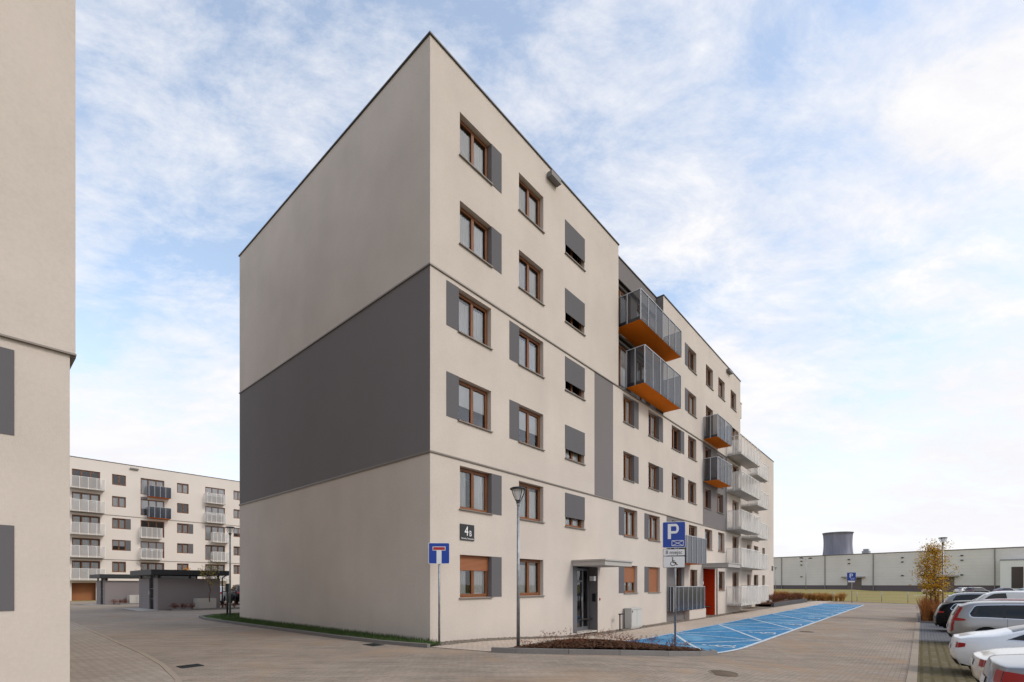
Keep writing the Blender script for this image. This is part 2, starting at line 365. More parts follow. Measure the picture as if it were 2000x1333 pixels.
# gravel strip by the wall with loose stones
sheet('gravel_strip', [[(0, -.1), (7.3, -.1), (7.3, .62), (-.45, .62)], [(9.5, -.1), (62, -.1), (62, .62), (9.5, .62)]], .004, GRAV)
random.seed(4); mb = MB()
for i in range(2600):
    u = random.uniform(0, 31) if random.random() < .5 else random.uniform(-.1, 9); q = random.uniform(.03, .66)
    if 7.4 < u < 9.4: continue
    s = random.uniform(.012, .034); x, y = P(u, q); z = zg(u, q) + .004
    a = random.uniform(0, 6.28)
    top = [(x + s * math.cos(a + k * 1.257) * random.uniform(.5, .8), y + s * math.sin(a + k * 1.257) * random.uniform(.5, .8), z + s * random.uniform(.6, 1)) for k in range(5)]
    bot = [(x + s * math.cos(a + k * 1.257), y + s * math.sin(a + k * 1.257), z) for k in range(5)]
    mb.face(top)
    for k in range(5): mb.face([bot[k], bot[(k + 1) % 5], top[(k + 1) % 5], top[k]])
tag(mb.build('gravel', GRAV), kind='stuff', label='loose grey gravel along the foot of the cream wall', cat='gravel')
# lawn strip by the blank gable
LN = [(-.95, -15.4), (-.7, -17.4), (.2, -18.6), (2.2, -19.2)]
lawn_line = [(2.2, -19.2), (.2, -18.6), (-.7, -17.4), (-.98, -15.6), (-1.02, -10.5), (-.98, -7), (-.95, -4), (-.82, -1.2), (-.62, 0), (-.5, .62)]
sheet('lawn_ground', [lawn_line + [(-.05, .55), (-.05, -14.3), (2.2, -14.3)]], .05, LAWN)
mb = MB(); raised(mb, lawn_line, .13, .085, .3); mb.build('kerb_lawn', KERBM)['kind'] = 'structure'
random.seed(8); mb = MB()
for i in range(15000):
    q = random.uniform(-18, .5); u = random.uniform(-.86, -.02) if q > -14.3 else random.uniform(-.6, 1.8)
    if q < -17 and u < .3: continue
    if q > -1 and u < -.6: continue
    x, y = P(u, q); z = zg(u, q) + .04; h = random.uniform(.05, .12) * (1.35 if u > -.25 else 1); a = random.uniform(0, 6.28); wd = .008
    lx, ly = random.gauss(0, .03), random.gauss(0, .03)
    mb.face([(x - wd * math.cos(a), y - wd * math.sin(a), z), (x + wd * math.cos(a), y + wd * math.sin(a), z), (x + lx, y + ly, z + h)])
BLADE = Mat('grass_blades', lin((70, 96, 30)), .8); _v = BLADE.coord(); BLADE.col(BLADE.ramp(BLADE.noise(_v, 6, 4, .7), [(.3, lin((48, 68, 24))), (.6, lin((70, 90, 36))), (.8, lin((112, 108, 60)))])); BLADE = BLADE.m
tag(mb.build('grass', BLADE), kind='stuff', label='short green grass between the kerb and the blank gable wall', cat='grass')
# planting bed
bed = [(-.05, 2.5), (.25, 3.05), (1.0, 4.1), (1.9, 5.0), (3.0, 5.75), (4.1, 6.15), (5.0, 6.3), (5.3, 6.1), (5.25, 5.7), (4.0, 2.55), (2.0, 2.62), (.6, 2.66)]
def bedtop(u, q): return zg(u, q) + .07
mb = MB()
for t in cut_poly(bed, .07): mb.face(t)
b_o = mb.build('bed_soil', SOIL); weld(b_o); b_o['kind'] = 'structure'
mb = MB(); raised(mb, [(-.05, 2.5), (.25, 3.05), (1.0, 4.1), (1.9, 5.0), (3.0, 5.75), (4.1, 6.15), (5.0, 6.3), (5.3, 6.1)], .12, .11, .35); mb.build('kerb_bed', KERBM)['kind'] = 'structure'
random.seed(11); mb = MB()
def inpoly(u, q, poly):
    c = False; j = len(poly) - 1
    for i in range(len(poly)):
        if (poly[i][1] > q) != (poly[j][1] > q) and u < (poly[j][0] - poly[i][0]) * (q - poly[i][1]) / (poly[j][1] - poly[i][1]) + poly[i][0]: c = not c
        j = i
    return c
def mound(u, q): return .10 * math.exp(-((u - 3.0) ** 2 + (q - 3.9) ** 2) / 2.2)
def chips(mb, poly, n, base, mnd=lambda u, q: 0, s0=.02, s1=.06):
    us = [p[0] for p in poly]; qs = [p[1] for p in poly]
    for i in range(n):
        u = random.uniform(min(us), max(us)); q = random.uniform(min(qs), max(qs))
        if not inpoly(u, q, poly): continue
        x, y = P(u, q); z = zg(u, q) + base + random.uniform(0, .04) + mnd(u, q); a = random.uniform(0, 6.28); l = random.uniform(s0, s1); b = l * .3
        dx, dy = math.cos(a), math.sin(a); t = random.uniform(-.4, .4) * l
        mb.face([(x - dx * l - dy * b, y - dy * l + dx * b, z - t), (x - dx * l + dy * b, y - dy * l - dx * b, z - t + .005), (x + dx * l + dy * b, y + dy * l - dx * b, z + t), (x + dx * l - dy * b, y + dy * l + dx * b, z + t + .008)])
bedin = [(.3, 2.85), (1.1, 3.95), (2.0, 4.85), (3.1, 5.6), (4.1, 6.0), (5.0, 6.1), (5.1, 5.7), (3.9, 2.6), (2, 2.7)]
# soil mound as a draped grid
G_ = 22
for i in range(G_):
    for j in range(G_):
        pts = []
        for a_, b_ in ((i, j), (i + 1, j), (i + 1, j + 1), (i, j + 1)):
            u = .3 + 4.8 * a_ / G_; q = 2.65 + 3.4 * b_ / G_; pts.append((u, q))
        if all(inpoly(u, q, bedin) for u, q in pts):
            mb.face([(*P(u, q), zg(u, q) + .08 + mound(u, q) + .012 * math.sin(u * 17) * math.cos(q * 13)) for u, q in pts], 0, True)
chips(mb, bedin, 9000, .085, mound)
tag(mb.build('bark_mulch', SOIL), kind='stuff', label='brown bark mulch filling the raised planting bed', cat='mulch')

# disabled bays: blue field, white lines, crosses
NB = 8; U0 = 5.2; DU = 5.95
blue = [(4.2, 2.56), (53.2, 2.56), (52.9, 6.2), (5.05, 6.2)]
sheet('blue_bays', [blue], .0, BLUEM)
def strip(a, b, wd):
    d = Vector((b[0] - a[0], b[1] - a[1])).normalized() * (wd / 2)
    return [(a[0] + d.y, a[1] - d.x), (b[0] + d.y, b[1] - d.x), (b[0] - d.y, b[1] + d.x), (a[0] - d.y, a[1] + d.x)]
wl = [strip((4.25, 2.62), (53.0, 2.62), .1), strip((5.1, 6.2), (53.0, 6.2), .13)]
for i in range(NB + 1):
    a = U0 + DU * i
    wl.append(strip((a, 2.68), (a, 6.12), .10))
    if i < NB:
        wl.append(strip((a + .08, 2.72), (a + DU - .08, 6.08), .09)); wl.append(strip((a + DU - .08, 2.72), (a + .08 + (i == 0) * .9, 6.08 - (i == 0) * .51), .11))
mk = []
def wheelchair():       # strokes of the symbol in a 1 x 1 box, each a convex quad or a disc
    out = []
    def seg(a, b, wd): out.append(strip(a, b, wd))
    seg((.42, .80), (.45, .45), .10); seg((.42, .62), (.66, .60), .07); seg((.44, .45), (.72, .43), .10); seg((.70, .46), (.82, .16), .09); seg((.80, .19), (.94, .21), .07)
    N_ = 14; cx_, cy_, r = .45, .32, .26
    for k in range(N_):
        t0 = R(115 + 260 * k / N_); t1 = R(115 + 260 * (k + 1) / N_)
        out.append([(cx_ + r * math.cos(t0), cy_ + r * math.sin(t0)), (cx_ + r * math.cos(t1), cy_ + r * math.sin(t1)), (cx_ + (r - .065) * math.cos(t1), cy_ + (r - .065) * math.sin(t1)), (cx_ + (r - .065) * math.cos(t0), cy_ + (r - .065) * math.sin(t0))])
    out.append([(.42 + .075 * math.cos(2 * math.pi * k / 12), .92 + .075 * math.sin(2 * math.pi * k / 12)) for k in range(12)])
    return out
WC = wheelchair()
for i in range(NB):
    for poly in WC: mk.append([(U0 + DU * (i + .5) + (p[0] - .5) * 1.35, 6.08 - p[1] * 1.15) for p in poly])
sheet('bay_lines', wl, .005, WHITEM)
sheet('bay_symbols', mk, .009, WHITEM)
# far kerb and far ground details
mb = MB(); raised(mb, [(62, -3), (62, 10.5)], .15, .02, .3); mb.build('kerb_far', KERBM)['kind'] = 'structure'
def flatsheet(name, pts, z, mat, kind='structure'):
    m_ = MB(); m_.face([(x, y, z) for x, y in pts], 0); o = m_.build(name, mat); o['kind'] = kind; return o
# path and bands across the field, in the warehouse's direction
FIELDG = grassm('field_green', [(.3, lin((120, 122, 52))), (.6, lin((150, 148, 72))), (.8, lin((164, 150, 88)))], .6)
flatsheet('field_band', [(30, 112), (200, 118), (160, 128), (60, 168), (30, 168)], -.56, FIELDG)
flatsheet('path', [(30, 97), (140, 99), (140, 103), (30, 101)], -.55, SAND)

# ------------------------------------------------------------------ building kit (local frame: x = u, y = into the building, z up)
def facade(mb, u0, u1, z0, z1, holes, zones=(), y=0, depth=.24, axis='x', x_fixed=None):
    """wall sheet with openings; holes = (u0,u1,z0,z1,depth,reveal_mat_right)"""
    us = sorted({u0, u1} | {v for h in holes for v in h[:2]} | {v for h in zones for v in h[:2]})
    zs = sorted({z0, z1} | {v for h in holes for v in h[2:4]} | {v for h in zones for v in h[2:4]})
    us = [v for v in us if u0 <= v <= u1]; zs = [v for v in zs if z0 <= v <= z1]
    for i in range(len(us) - 1):
        for j in range(len(zs) - 1):
            cu = (us[i] + us[i + 1]) / 2; cz = (zs[j] + zs[j + 1]) / 2
            if any(h[0] < cu < h[1] and h[2] < cz < h[3] for h in holes): continue
            m = 0
            for zn in zones:
                if zn[0] < cu < zn[1] and zn[2] < cz < zn[3]: m = zn[4]
            mb.face([(us[i], y, zs[j]), (us[i + 1], y, zs[j]), (us[i + 1], y, zs[j + 1]), (us[i], y, zs[j + 1])], m)
    for h in holes:
        if len(h) > 4 and h[4] == 0: continue
        d = h[4] if len(h) > 4 else depth; mr = h[5] if len(h) > 5 else 0; ma = h[6] if len(h) > 6 else 0
        a, b, c, e = h[:4]
        mb.face([(a, y, c), (a, y, e), (a, y + d, e), (a, y + d, c)], ma)
        mb.face([(b, y, c), (b, y + d, c), (b, y + d, e), (b, y, e)], mr)
        mb.face([(a, y, e), (b, y, e), (b, y + d, e), (a, y + d, e)], ma)
        mb.face([(a, y, c), (a, y + d, c), (b, y + d, c), (b, y, c)], ma)
_wcache = {}
def window(root, u0, u1, z0, z1, y=0, d=.17, sashes=2, curtain='full', sill=True, blind=0, tilt=False):
    """window part: wooden frame; sub-parts pane, sill, curtain, roller blind"""
    wdt, h = round(u1 - u0, 3), round(z1 - z0, 3); key = (wdt, h, sashes, curtain, sill, blind)
    if key not in _wcache:
        f = MB(); t = .055
        f.box(0, wdt, 0, .07, 0, t); f.box(0, wdt, 0, .07, h - t, h); f.box(0, t, .0, .07, t, h - t); f.box(wdt - t, wdt, 0, .07, t, h - t)
        ws = (wdt - 2 * t) / sashes
        for k in range(sashes):
            a = t + k * ws; b = a + ws; s = .055
            f.box(a + .002, b - .002, -.012, .058, t - .01, t + s); f.box(a + .002, b - .002, -.012, .058, h - t - s, h - t + .01)
            f.box(a + .002, a + s, -.011, .057, t + s, h - t - s); f.box(b - s, b - .002, -.011, .057, t + s, h - t - s)
        gl = MB(); gl.face([(t, .03, t), (wdt - t, .03, t), (wdt - t, .03, h - t), (t, .03, h - t)])
        sl = MB(); sl.box(-.04, wdt + .04, -d - .06, -.014, -.035, -.003)
        cu = MB()
        if curtain in ('full', 'sides', 'half'):
            n = 40
            zb_ = t if curtain != 'half' else h * .42
            for i in range(n):
                a = t + (wdt - 2 * t) * i / n; b = t + (wdt - 2 * t) * (i + 1) / n
                if curtain == 'sides' and .28 < (i / n) < .55: continue
                if curtain == 'full' and sashes > 1 and ((i / n * sashes) % 1) > .80: continue  # gap at each sash's right imitates the dark reflection of the reveal
                ya = .058 + .014 * math.sin(i * 1.9) if curtain != 'half' else .05; yb = .058 + .014 * math.sin((i + 1) * 1.9) if curtain != 'half' else .05
                ztp = h - t - (.16 if curtain == 'full' else .07); cu.face([(a, ya, zb_), (b, yb, zb_), (b, yb, ztp), (a, ya, ztp)], 0, True)  # full curtain stops short on top to imitate the reveal's dark reflection
        rb = MB()
        if blind: rb.box(t * .3, wdt - t * .3, -.035, -.014, h * (1 - blind), h - .002)
        _wcache[key] = (f.mesh('window', WOOD), gl.mesh('pane', GLASS), sl.mesh('sill', FLASH) if sill else None, cu.mesh('curtain', BLIND if curtain == 'half' else CURT) if cu.f else None, rb.mesh('roller_blind', ROLL) if blind else None)
    f, gl, sl, cu, rb = _wcache[key]
    o = link('window', f, root, (u0, y + d, z0)); link('pane', gl, o)
    if sl: link('sill', sl, o)
    if cu: link('curtain', cu, o)
    if rb: link('roller_blind', rb, o)
    return o
def panel(root, u0, u1, z0, z1, y=0):
    m_ = MB(); m_.box(u0, u1, y - .012, y + .004, z0, z1); return m_.build('shutter_panel', PANELG, root)
def balcony(root, u0, u1, y0, y1, zb, h, dark, n=None, first_gap=0, name='balcony', rail_top=0.0, opaque=False):
    """y0 wall plane, y1 front plane (y1<y0). slab + soffit, posts, panes, rail"""
    s = MB(); s.box(u0 + .03, u1 - .03, y1 + .03, y0 - .002, zb + .012, zb + .17); o = s.build(name, DARKMET if dark else CONC, root)
    s = MB(); s.box(u0 + .02, u1 - .02, y1 + .02, y0 - .004, zb, zb + .012); s.build('soffit', ORANGE if dark else SOFFW, o)
    n = n or max(3, int((u1 - u0) / .85 + .5)); zt = zb + h
    met = RAILG if dark else WHITEP
    r = MB()
    for k in range(n + 1):
        u = u0 + (u1 - u0) * k / n; r.box(u - .018, u + .018, y1 - .02, y1 + .02, zb - .01, zt)
    ym = (y0 + y1) / 2
    for u in (u0, u1):
        r.box(u - .015, u + .015, ym - .02, ym + .02, zb, zt)
        r.box(u - .015, u + .015, y0 - .045, y0 - .005, zb, zt)
    r.box(u0 - .02, u1 + .02, y1 - .024, y1 + .024, zt, zt + .035)
    for u in (u0, u1): r.box(u - .022, u + .022, y1 + .024, y0 - .004, zt, zt + .035)
    r.build('railing', met, o)
    gl_m = (SMOKED if opaque else SMOKE) if dark else FROST
    zg1 = zt - rail_top
    p = MB()
    for k in range(n):
        a = u0 + (u1 - u0) * k / n + .02; b = u0 + (u1 - u0) * (k + 1) / n - .02
        p.face([(a, y1, zb), (b, y1, zb), (b, y1, zg1), (a, y1, zg1)])
    for u in (u0, u1):
        for ya_, yb_ in ((y1 + .03, ym - .02), (ym + .02, y0 - .05)): p.face([(u, ya_, zb), (u, yb_, zb), (u, yb_, zg1), (u, ya_, zg1)])
    p.build('glass_panel', gl_m, o)
    return o
def fixture(root, u, y, z, wd=.75):
    m_ = MB(); m_.box(u - wd / 2, u + wd / 2, y - .24, y - .02, z - .1, z + .08); m_.box(u - .08, u + .08, y - .03, y, z - .06, z + .06); m_.box(u - wd / 2 + .04, u + wd / 2 - .04, y - .22, y - .06, z - .115, z - .1)
    return m_.build('floodlight', simple('floodlight_grey', (112, 110, 106), .6), root)
def lips(mb, u0, u1, v1, z, t=.045, pr=.04, ret=True):
    mb.box(u0 - pr, u1, -pr, -.003, z - t / 2, z + t / 2)
    if ret: mb.box(u0 - pr, u0 - .003, -.003, v1, z - t / 2, z + t / 2)

# ------------------------------------------------------------------ main building
ROOF = 17.58; Z1, Z2 = 5.55, 10.95
TOPS = [2.62, 5.36, 8.07, 10.79, 13.51, 16.23]; HO = 1.33
main = empty('apartment_building', (*C0, 0), ANG)
tag(main, 'cream and grey six-storey apartment block with orange balcony undersides in the middle of the scene', 'building')
holes = []; wins = []; panels = []
random.seed(21)
# column 1
for f in range(6):
    zt = TOPS[f]; zb = zt - HO
    if f in (0, 1, 4, 5):
        holes.append((1.17, 2.58, zb, zt, .24, 1)); panels.append((2.58, 3.08, zb, zt)); wins.append((1.17, 2.58, zb, zt, 2, ['sides', 'sides', None, None, 'full', 'full'][f], [.36, 0, 0, 0, 0, 0][f]))
    else:
        holes.append((1.12, 2.57, zb, zt, .24, 0)); panels.append((.62, 1.12, zb, zt)); wins.append((1.12, 2.57, zb, zt, 2, 'half' if f == 2 else 'full', 0))
    holes.append((4.0, 5.43, zb, zt, .24, 0)); wins.append((4.0, 5.43, zb, zt, 2, ['full', 'full', 'half', 'full', 'full', 'full'][f], 0))
    if f in (2, 3): panels.append((3.49, 4.0, zb, zt))
    if f > 0: holes.append((6.88, 8.3, zb, zt, .24, 0)); wins.append((6.88, 8.3, zb, zt, 2, None if f != 2 else 'full', 0))
# cream middle part
for f in (0, 1):
    zt = TOPS[f]; zb = zt - HO
    for a, b, p0 in ((11.82, 13.22, 11.3), (14.52, 15.92, 14.02)):
        holes.append((a, b, zb, zt, .24, 0)); panels.append((p0, a, zb, zt)); wins.append((a, b, zb, zt, 2, 'full', (.62 if a < 12 else 1.0) * (f == 0)))
for f in (2, 3):
    zt = TOPS[f]; zb = zt - HO
    for a, b, p1, cu in ((11.75, 12.85, 13.35, 'sides'), (14.49, 15.78, 16.32, 'sides'), (17.54, 18.84, 19.4, None)):
        holes.append((a, b, zb, zt, .24, 1)); panels.append((b, p1, zb, zt)); wins.append((a, b, zb, zt, 2, cu, 0))
    holes.append((20.05, 21.43, zb, zt, .24, 0)); wins.append((20.05, 21.43, zb, zt, 2, None, 0))
for f in (4, 5):
    zt = TOPS[f]; zb = zt - HO
    holes.append((20.05, 21.43, zb, zt, .24, 0)); wins.append((20.05, 21.43, zb, zt, 2, None, 0)); panels.append((19.52, 20.05, zb, zt))
    for a, b in ((25.72, 27.14), (28.54, 29.96)):
        holes.append((a, b, zb, zt, .24, 0)); wins.append((a, b, zb, zt, 2, None, 0))
    z0_ = zb if f == 5 else zt - 2.2
    holes.append((23.2, 24.6, z0_, zt, .24, 0)); wins.append((23.2, 24.6, z0_, zt, 2, None, 0))
# grey square with windows, floors 3 and 4
for a, b in ((22.97, 24.2), (25.44, 26.8)):
    zt = TOPS[2]; holes.append((a, b, zt - HO, zt, .24, 1)); wins.append((a, b, zt - HO, zt, 2, None, 0))
    zt = TOPS[3]; z0_ = zt - 2.2; holes.append((a, b, z0_, zt, .24, 1)); wins.append((a, b, z0_, zt, 2, None, 0))
# floors 1-2 right part
for a, b in ((22.98, 24.45), (25.68, 27.1)):
    zt = TOPS[1]; holes.append((a, b, zt - HO, zt, .24, 0)); wins.append((a, b, zt - HO, zt, 1, None, 0))
zt = TOPS[0]; holes.append((25.77, 27.14, zt - HO, zt, .24, 0)); wins.append((25.77, 27.14, zt - HO, zt, 1, None, 0))
holes.append((20.18, 21.57, TOPS[1] - 2.2, TOPS[1], .24, 0)); wins.append((20.18, 21.57, TOPS[1] - 2.2, TOPS[1], 2, None, 0))
holes.append((20.4, 21.6, .35, TOPS[0], .24, 0)); wins.append((20.4, 21.6, .35, TOPS[0], 2, None, 0))
holes.append((17.6, 19.1, TOPS[1] - 2.2, TOPS[1], .24, 1)); wins.append((17.6, 19.1, TOPS[1] - 2.2, TOPS[1], 2, None, 0))
holes.append((17.9, 19.0, .35, TOPS[0] + .1, .24, 1)); wins.append((17.9, 19.0, .35, TOPS[0] + .1, 2, None, 0))
# balcony doors of the white balcony column
for f in range(5):
    zt = TOPS[f]; holes.append((29.0, 30.6, zt - 2.2, zt, .24, 0)); wins.append((29.0, 30.6, zt - 2.2, zt, 2, None, 0))
JAMB = 1
ENT1 = (7.42, 9.39, -.6, 2.46, 1.0, 1, 1); ENT2 = (22.68, 25.0, -.6, 2.74, 1.5, 2, 2)
holes += [ENT1, ENT2]
zones = [(9.11, 10.76, Z1, Z2, 1), (22.6, 27.7, Z1, Z2, 1), (16.8, 19.43, -.6, Z1, 1)]
rec = (11.27, 16.38, Z2, ROOF)
mb = MB()
facade(mb, 0, 31.04, -.6, ROOF, holes + [(*rec, 0)], zones)
for u_ in rec[:2]: mb.face([(u_, 0, rec[2]), (u_, .4, rec[2]), (u_, .4, rec[3]), (u_, 0, rec[3])], 1)
mb.face([(rec[0], 0, rec[2]), (rec[1], 0, rec[2]), (rec[1], .4, rec[2]), (rec[0], .4, rec[2])], 1)
rh = []
for f in (4, 5):
    for a, b in ((11.5, 13.3), (14.0, 15.6)): rh.append((a, b, TOPS[f] - 2.3, TOPS[f], .2, 1, 1))
facade(mb, rec[0], rec[1], rec[2], rec[3], rh, [(rec[0], rec[1], rec[2], rec[3], 1)], y=.4)
# blank gable, back, far end, lower wing behind the end corner
V = 14.28
for za, zb_, m in ((-.6, Z1, 0), (Z1, Z2, 1), (Z2, ROOF, 0)): mb.face([(0, V, za), (0, 0, za), (0, 0, zb_), (0, V, zb_)], m)
mb.face([(31.04, 0, -.6), (31.04, V, -.6), (31.04, V, ROOF), (31.04, 0, ROOF)], 0)
mb.face([(48, V, -.6), (0, V, -.6), (0, V, 14.8), (48, V, 14.8)], 0); mb.face([(31.04, V, 14.8), (0, V, 14.8), (0, V, ROOF), (31.04, V, ROOF)], 0)
DH = []
def dwin(a, b, zb, zt, s=1): DH.append((a, b, zb, zt, .24, 0))
for a, b in ((37.8, 38.97), (40.1, 41.7), (43.27, 44.3)):
    for f in range(5):
        if f in (0, 1): dwin(a, b, TOPS[f] - (2.2 if 40 < a < 41 else HO), TOPS[f])
        elif a < 40 or 40 < a < 41: dwin(a, b, TOPS[f] - (2.2 if 40 < a < 41 else HO), TOPS[f])
dwin(43.27, 44.3, 12.0, 12.7)
facade(mb, 31.06, 48, -.6, 14.8, DH, y=1.25)
mb.face([(48, 1.25, -.6), (48, V, -.6), (48, V, 14.8), (48, 1.25, 14.8)], 0)
wall = mb.build('wall', [CREAM, GREY, RED], main)
# roofs, coping, flashings
mb = MB(); mb.box(.15, 30.9, .45, V - .1, ROOF - .4, ROOF - .3); mb.box(31.2, 47.8, 1.4, V - .1, 14.45, 14.5); mb.build('roof', DARKMET, main)
mb = MB(); c = .07; t = .045
mb.box(-.045, rec[0] + .03, -.045, c, ROOF, ROOF + t); mb.box(rec[1] - .03, 31.08, -.045, c, ROOF, ROOF + t)
mb.box(-.045, c, c, V + .04, ROOF, ROOF + t); mb.box(31.0, 31.08, c, V, ROOF, ROOF + t); mb.box(rec[0] + .03, rec[1] - .03, .355, .47, ROOF, ROOF + t)
mb.box(rec[0] - .04, rec[0] + .03, c, .47, ROOF, ROOF + t); mb.box(rec[1] - .03, rec[1] + .04, c, .47, ROOF, ROOF + t)
mb.box(31.05, 48.04, 1.2, 1.32, 14.8, 14.84); mb.box(47.95, 48.04, 1.32, V, 14.8, 14.84); mb.build('roof_coping', COPING, main)
mb = MB(); lips(mb, 0, rec[0], V, Z2); mb.box(rec[0], 31.04, -.045, -.003, Z2 - .025, Z2 + .025); lips(mb, 0, 31.04, V, Z1)
mb.box(-.03, -.003, 0, V, Z1 - .05, Z1 - .025); mb.build('ledge', FLASH, main)
mb = MB(); mb.box(31.05, 31.38, .0, .8, 14.78, 15.9); mb.box(31.045, 31.42, -.04, .84, 15.9, 15.95); mb.build('parapet_box', [CREAM], main)
random.seed(3)
for (a, b, z0_, z1_, s, cu, bl) in wins:
    if cu is None and random.random() < .35: cu = random.choice(['full', 'sides'])
    window(main, a, b, z0_, z1_, 0, .17, s, cu, True, bl)
for a, b, z0_, z1_, *_ in rh: window(main, a, b, z0_, z1_, .4, .12, 2, 'sides', False)
for i, (a, b, z0_, z1_, *_) in enumerate(DH): window(main, a, b, z0_, z1_, 1.25, .17, 1, None if i % 2 else 'full', True)
for a, b, z0_, z1_ in panels: panel(main, a, b, z0_, z1_)
for f in range(1, 6): panel(main, 6.86, 8.32, TOPS[f] - .98 + .02 * random.random(), TOPS[f] + .0)
mb = MB()
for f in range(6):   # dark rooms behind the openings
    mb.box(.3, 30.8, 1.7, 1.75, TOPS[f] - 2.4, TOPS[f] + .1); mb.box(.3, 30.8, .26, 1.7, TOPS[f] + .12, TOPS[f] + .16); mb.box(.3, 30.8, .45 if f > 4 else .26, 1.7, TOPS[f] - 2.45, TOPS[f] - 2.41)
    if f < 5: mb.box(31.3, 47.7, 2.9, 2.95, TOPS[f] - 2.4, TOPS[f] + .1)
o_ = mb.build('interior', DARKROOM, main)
fixture(main, 5.95, 0, 17.2, .62); fixture(main, 27.9, 0, 17.28, .8)
# balconies
balcony(main, 11.6, 16.5, .39, -.95, 13.93, 1.38, True, 6)
balcony(main, 12.02, 16.42, -.002, -.95, 11.14, 1.74, True, 5)
balcony(main, 22.7, 25.6, -.002, -.9, 11.15, 1.4, True, 4)
balcony(main, 22.7, 25.6, -.002, -.9, 8.4, 1.45, True, 4)
balcony(main, 17.3, 20.4, -.002, -.95, 2.9, 1.5, True, 4, opaque=True)
b_ = balcony(main, 16.95, 21.9, -.002, -.35, .2, 1.36, True, 7, opaque=True)
for i, zb in enumerate((.17, 2.95, 5.68, 8.45, 11.05)):
    balcony(main, 27.6, 32.8, -.002, -1.0, zb, 1.34, False, 6, rail_top=0 if i < 4 else .28)
    balcony(main, 35.85, 39.6, 1.248, -.1, zb + .08, 1.34, False, 5)
# entrance 1: glazed aluminium door in a grey recess, canopy
mb = MB(); mb.box(7.8, 9.39, .44, .5, -.4, -.3)
D0, D1 = 7.8, 9.34
mb.box(7.421, 7.79, .03, .5, -.5, 2.45)
for a, b, z0_, z1_ in ((D0, D0 + .09, -.3, 2.4), (D1 - .09, D1, -.3, 2.4), (D0 + .09, D1 - .09, 2.3, 2.4), (D0 + .09, D1 - .09, -.3, -.14), (8.78, 8.88, -.14, 2.3), (D0 + .09, 8.78, 1.8, 1.88)): mb.box(a, b, .42, .5, z0_, z1_)
dr_ = mb.build('door', simple('door_aluminium', (104, 103, 106), .4, .3), main)
mb = MB(); mb.face([(D0 + .09, .46, -.14), (D1 - .09, .46, -.14), (D1 - .09, .46, 2.3), (D0 + .09, .46, 2.3)]); mb.build('pane', GLASS, dr_)
mb = MB(); mb.tube([(8.7, .38, .55), (8.7, .38, 1.35)], .016); mb.box(8.69, 8.71, .38, .43, .6, .62); mb.box(8.69, 8.71, .38, .43, 1.28, 1.3); mb.build('handle', ALU, dr_)
mb = MB(); mb.box(9.35, 9.385, .1, .26, .95, 1.3); mb.build('intercom', BLACK, main)
mb = MB(); mb.box(9.2, 9.38, .08, .3, 1.86, 2.06); mb.build('wall_lamp', WHITE, main)
mb = MB(); mb.box(7.38, 9.62, -1.5, -.003, 2.45, 2.63); mb.box(7.33, 9.67, -1.55, -.003, 2.63, 2.69); mb.build('canopy', SOFFW, main)
mb = MB(); mb.tube([(7.47, .1, 2.44), (7.47, .08, 2.25), (7.5, .05, -.35)], .022); mb.build('downpipe', ALU, main)
mb = MB(); mb.box(9.52, 9.58, -.03, -.002, 1.0, 1.1); mb.build('fire_switch', simple('switch_red', (150, 24, 22), .5), main)
mb = MB(); mb.box(7.44, 9.37, .02, .42, -.36, -.3); mb.build('step', CONC, main)
# entrance 2: red recess, door at its back, canopy, pipe
mb = MB(); mb.box(22.75, 24.95, 1.42, 1.48, -.4, 2.7); d2 = mb.build('door', simple('door_red_frame', (150, 40, 20), .5), main)
mb = MB(); mb.box(22.95, 24.75, 1.405, 1.418, -.2, 2.1); mb.build('pane', GLASS, d2)
mb = MB(); mb.box(22.5, 25.1, -1.6, -.003, 2.8, 3.02); mb.box(22.46, 25.14, -1.64, -.003, 3.02, 3.07); mb.build('canopy', SOFFW, main)
mb = MB(); mb.tube([(25.25, -.06, 2.8), (25.25, -.06, -.4)], .035); mb.build('downpipe', simple('pipe_brown', (90, 60, 46), .5), main)
mb = MB(); mb.box(22.5, 22.6, -.06, -.002, 1.7, 1.9); mb.build('intercom', WHITE, main)
# ground-floor plinth of the recessed grey strip, base wall under balcony
mb = MB(); mb.box(19.45, 22.3, -.3, -.002, -.5, .18); mb.build('plinth', CREAM, main)
mb = MB(); mb.box(47.1, 47.6, 1.2, 1.248, 3.15, 3.65); mb.build('vent', DARKMET, main)
# house number plate
def text_mesh(txt, size, mat, ext=.002):
    cu = bpy.data.curves.new('t', 'FONT'); cu.body = txt; cu.size = size; cu.extrude = ext; cu.align_x = 'CENTER'; cu.resolution_u = 3
    to = bpy.data.objects.new('t', cu); sc.collection.objects.link(to); dg = bpy.context.evaluated_depsgraph_get(); me = bpy.data.meshes.new_from_object(to.evaluated_get(dg))
    bpy.data.objects.remove(to); me.materials.clear(); me.materials.append(mat); return me
plate = empty('house_number_sign', (*P(1.465, .012), 3.31), ANG)
tag(plate, 'small black square house number plate reading 4B on the cream wall', 'sign')
mb = MB(); mb.box(-.3, .3, -.015, .01, -.24, .26); mb.build('plate', simple('plate_black', (24, 24, 26), .35), plate)
def put_text(txt, size, mat, parent, x, y, z, sx=1, bold=0):
    me = text_mesh(txt, size, mat, .002)
    if bold:
        pass
    o = link('lettering', me, parent, (x, y, z)); o.rotation_euler = (R(90), 0, 0); o.scale = (sx, 1, 1); return o
put_text('4', .42, WHITE, plate, -.04, -.018, -.09, .8); put_text('B', .25, WHITE, plate, .13, -.018, -.10, .75)
put_text('Obrońca Tworzenia', .075, WHITE, plate, 0, -.018, -.205, .85)

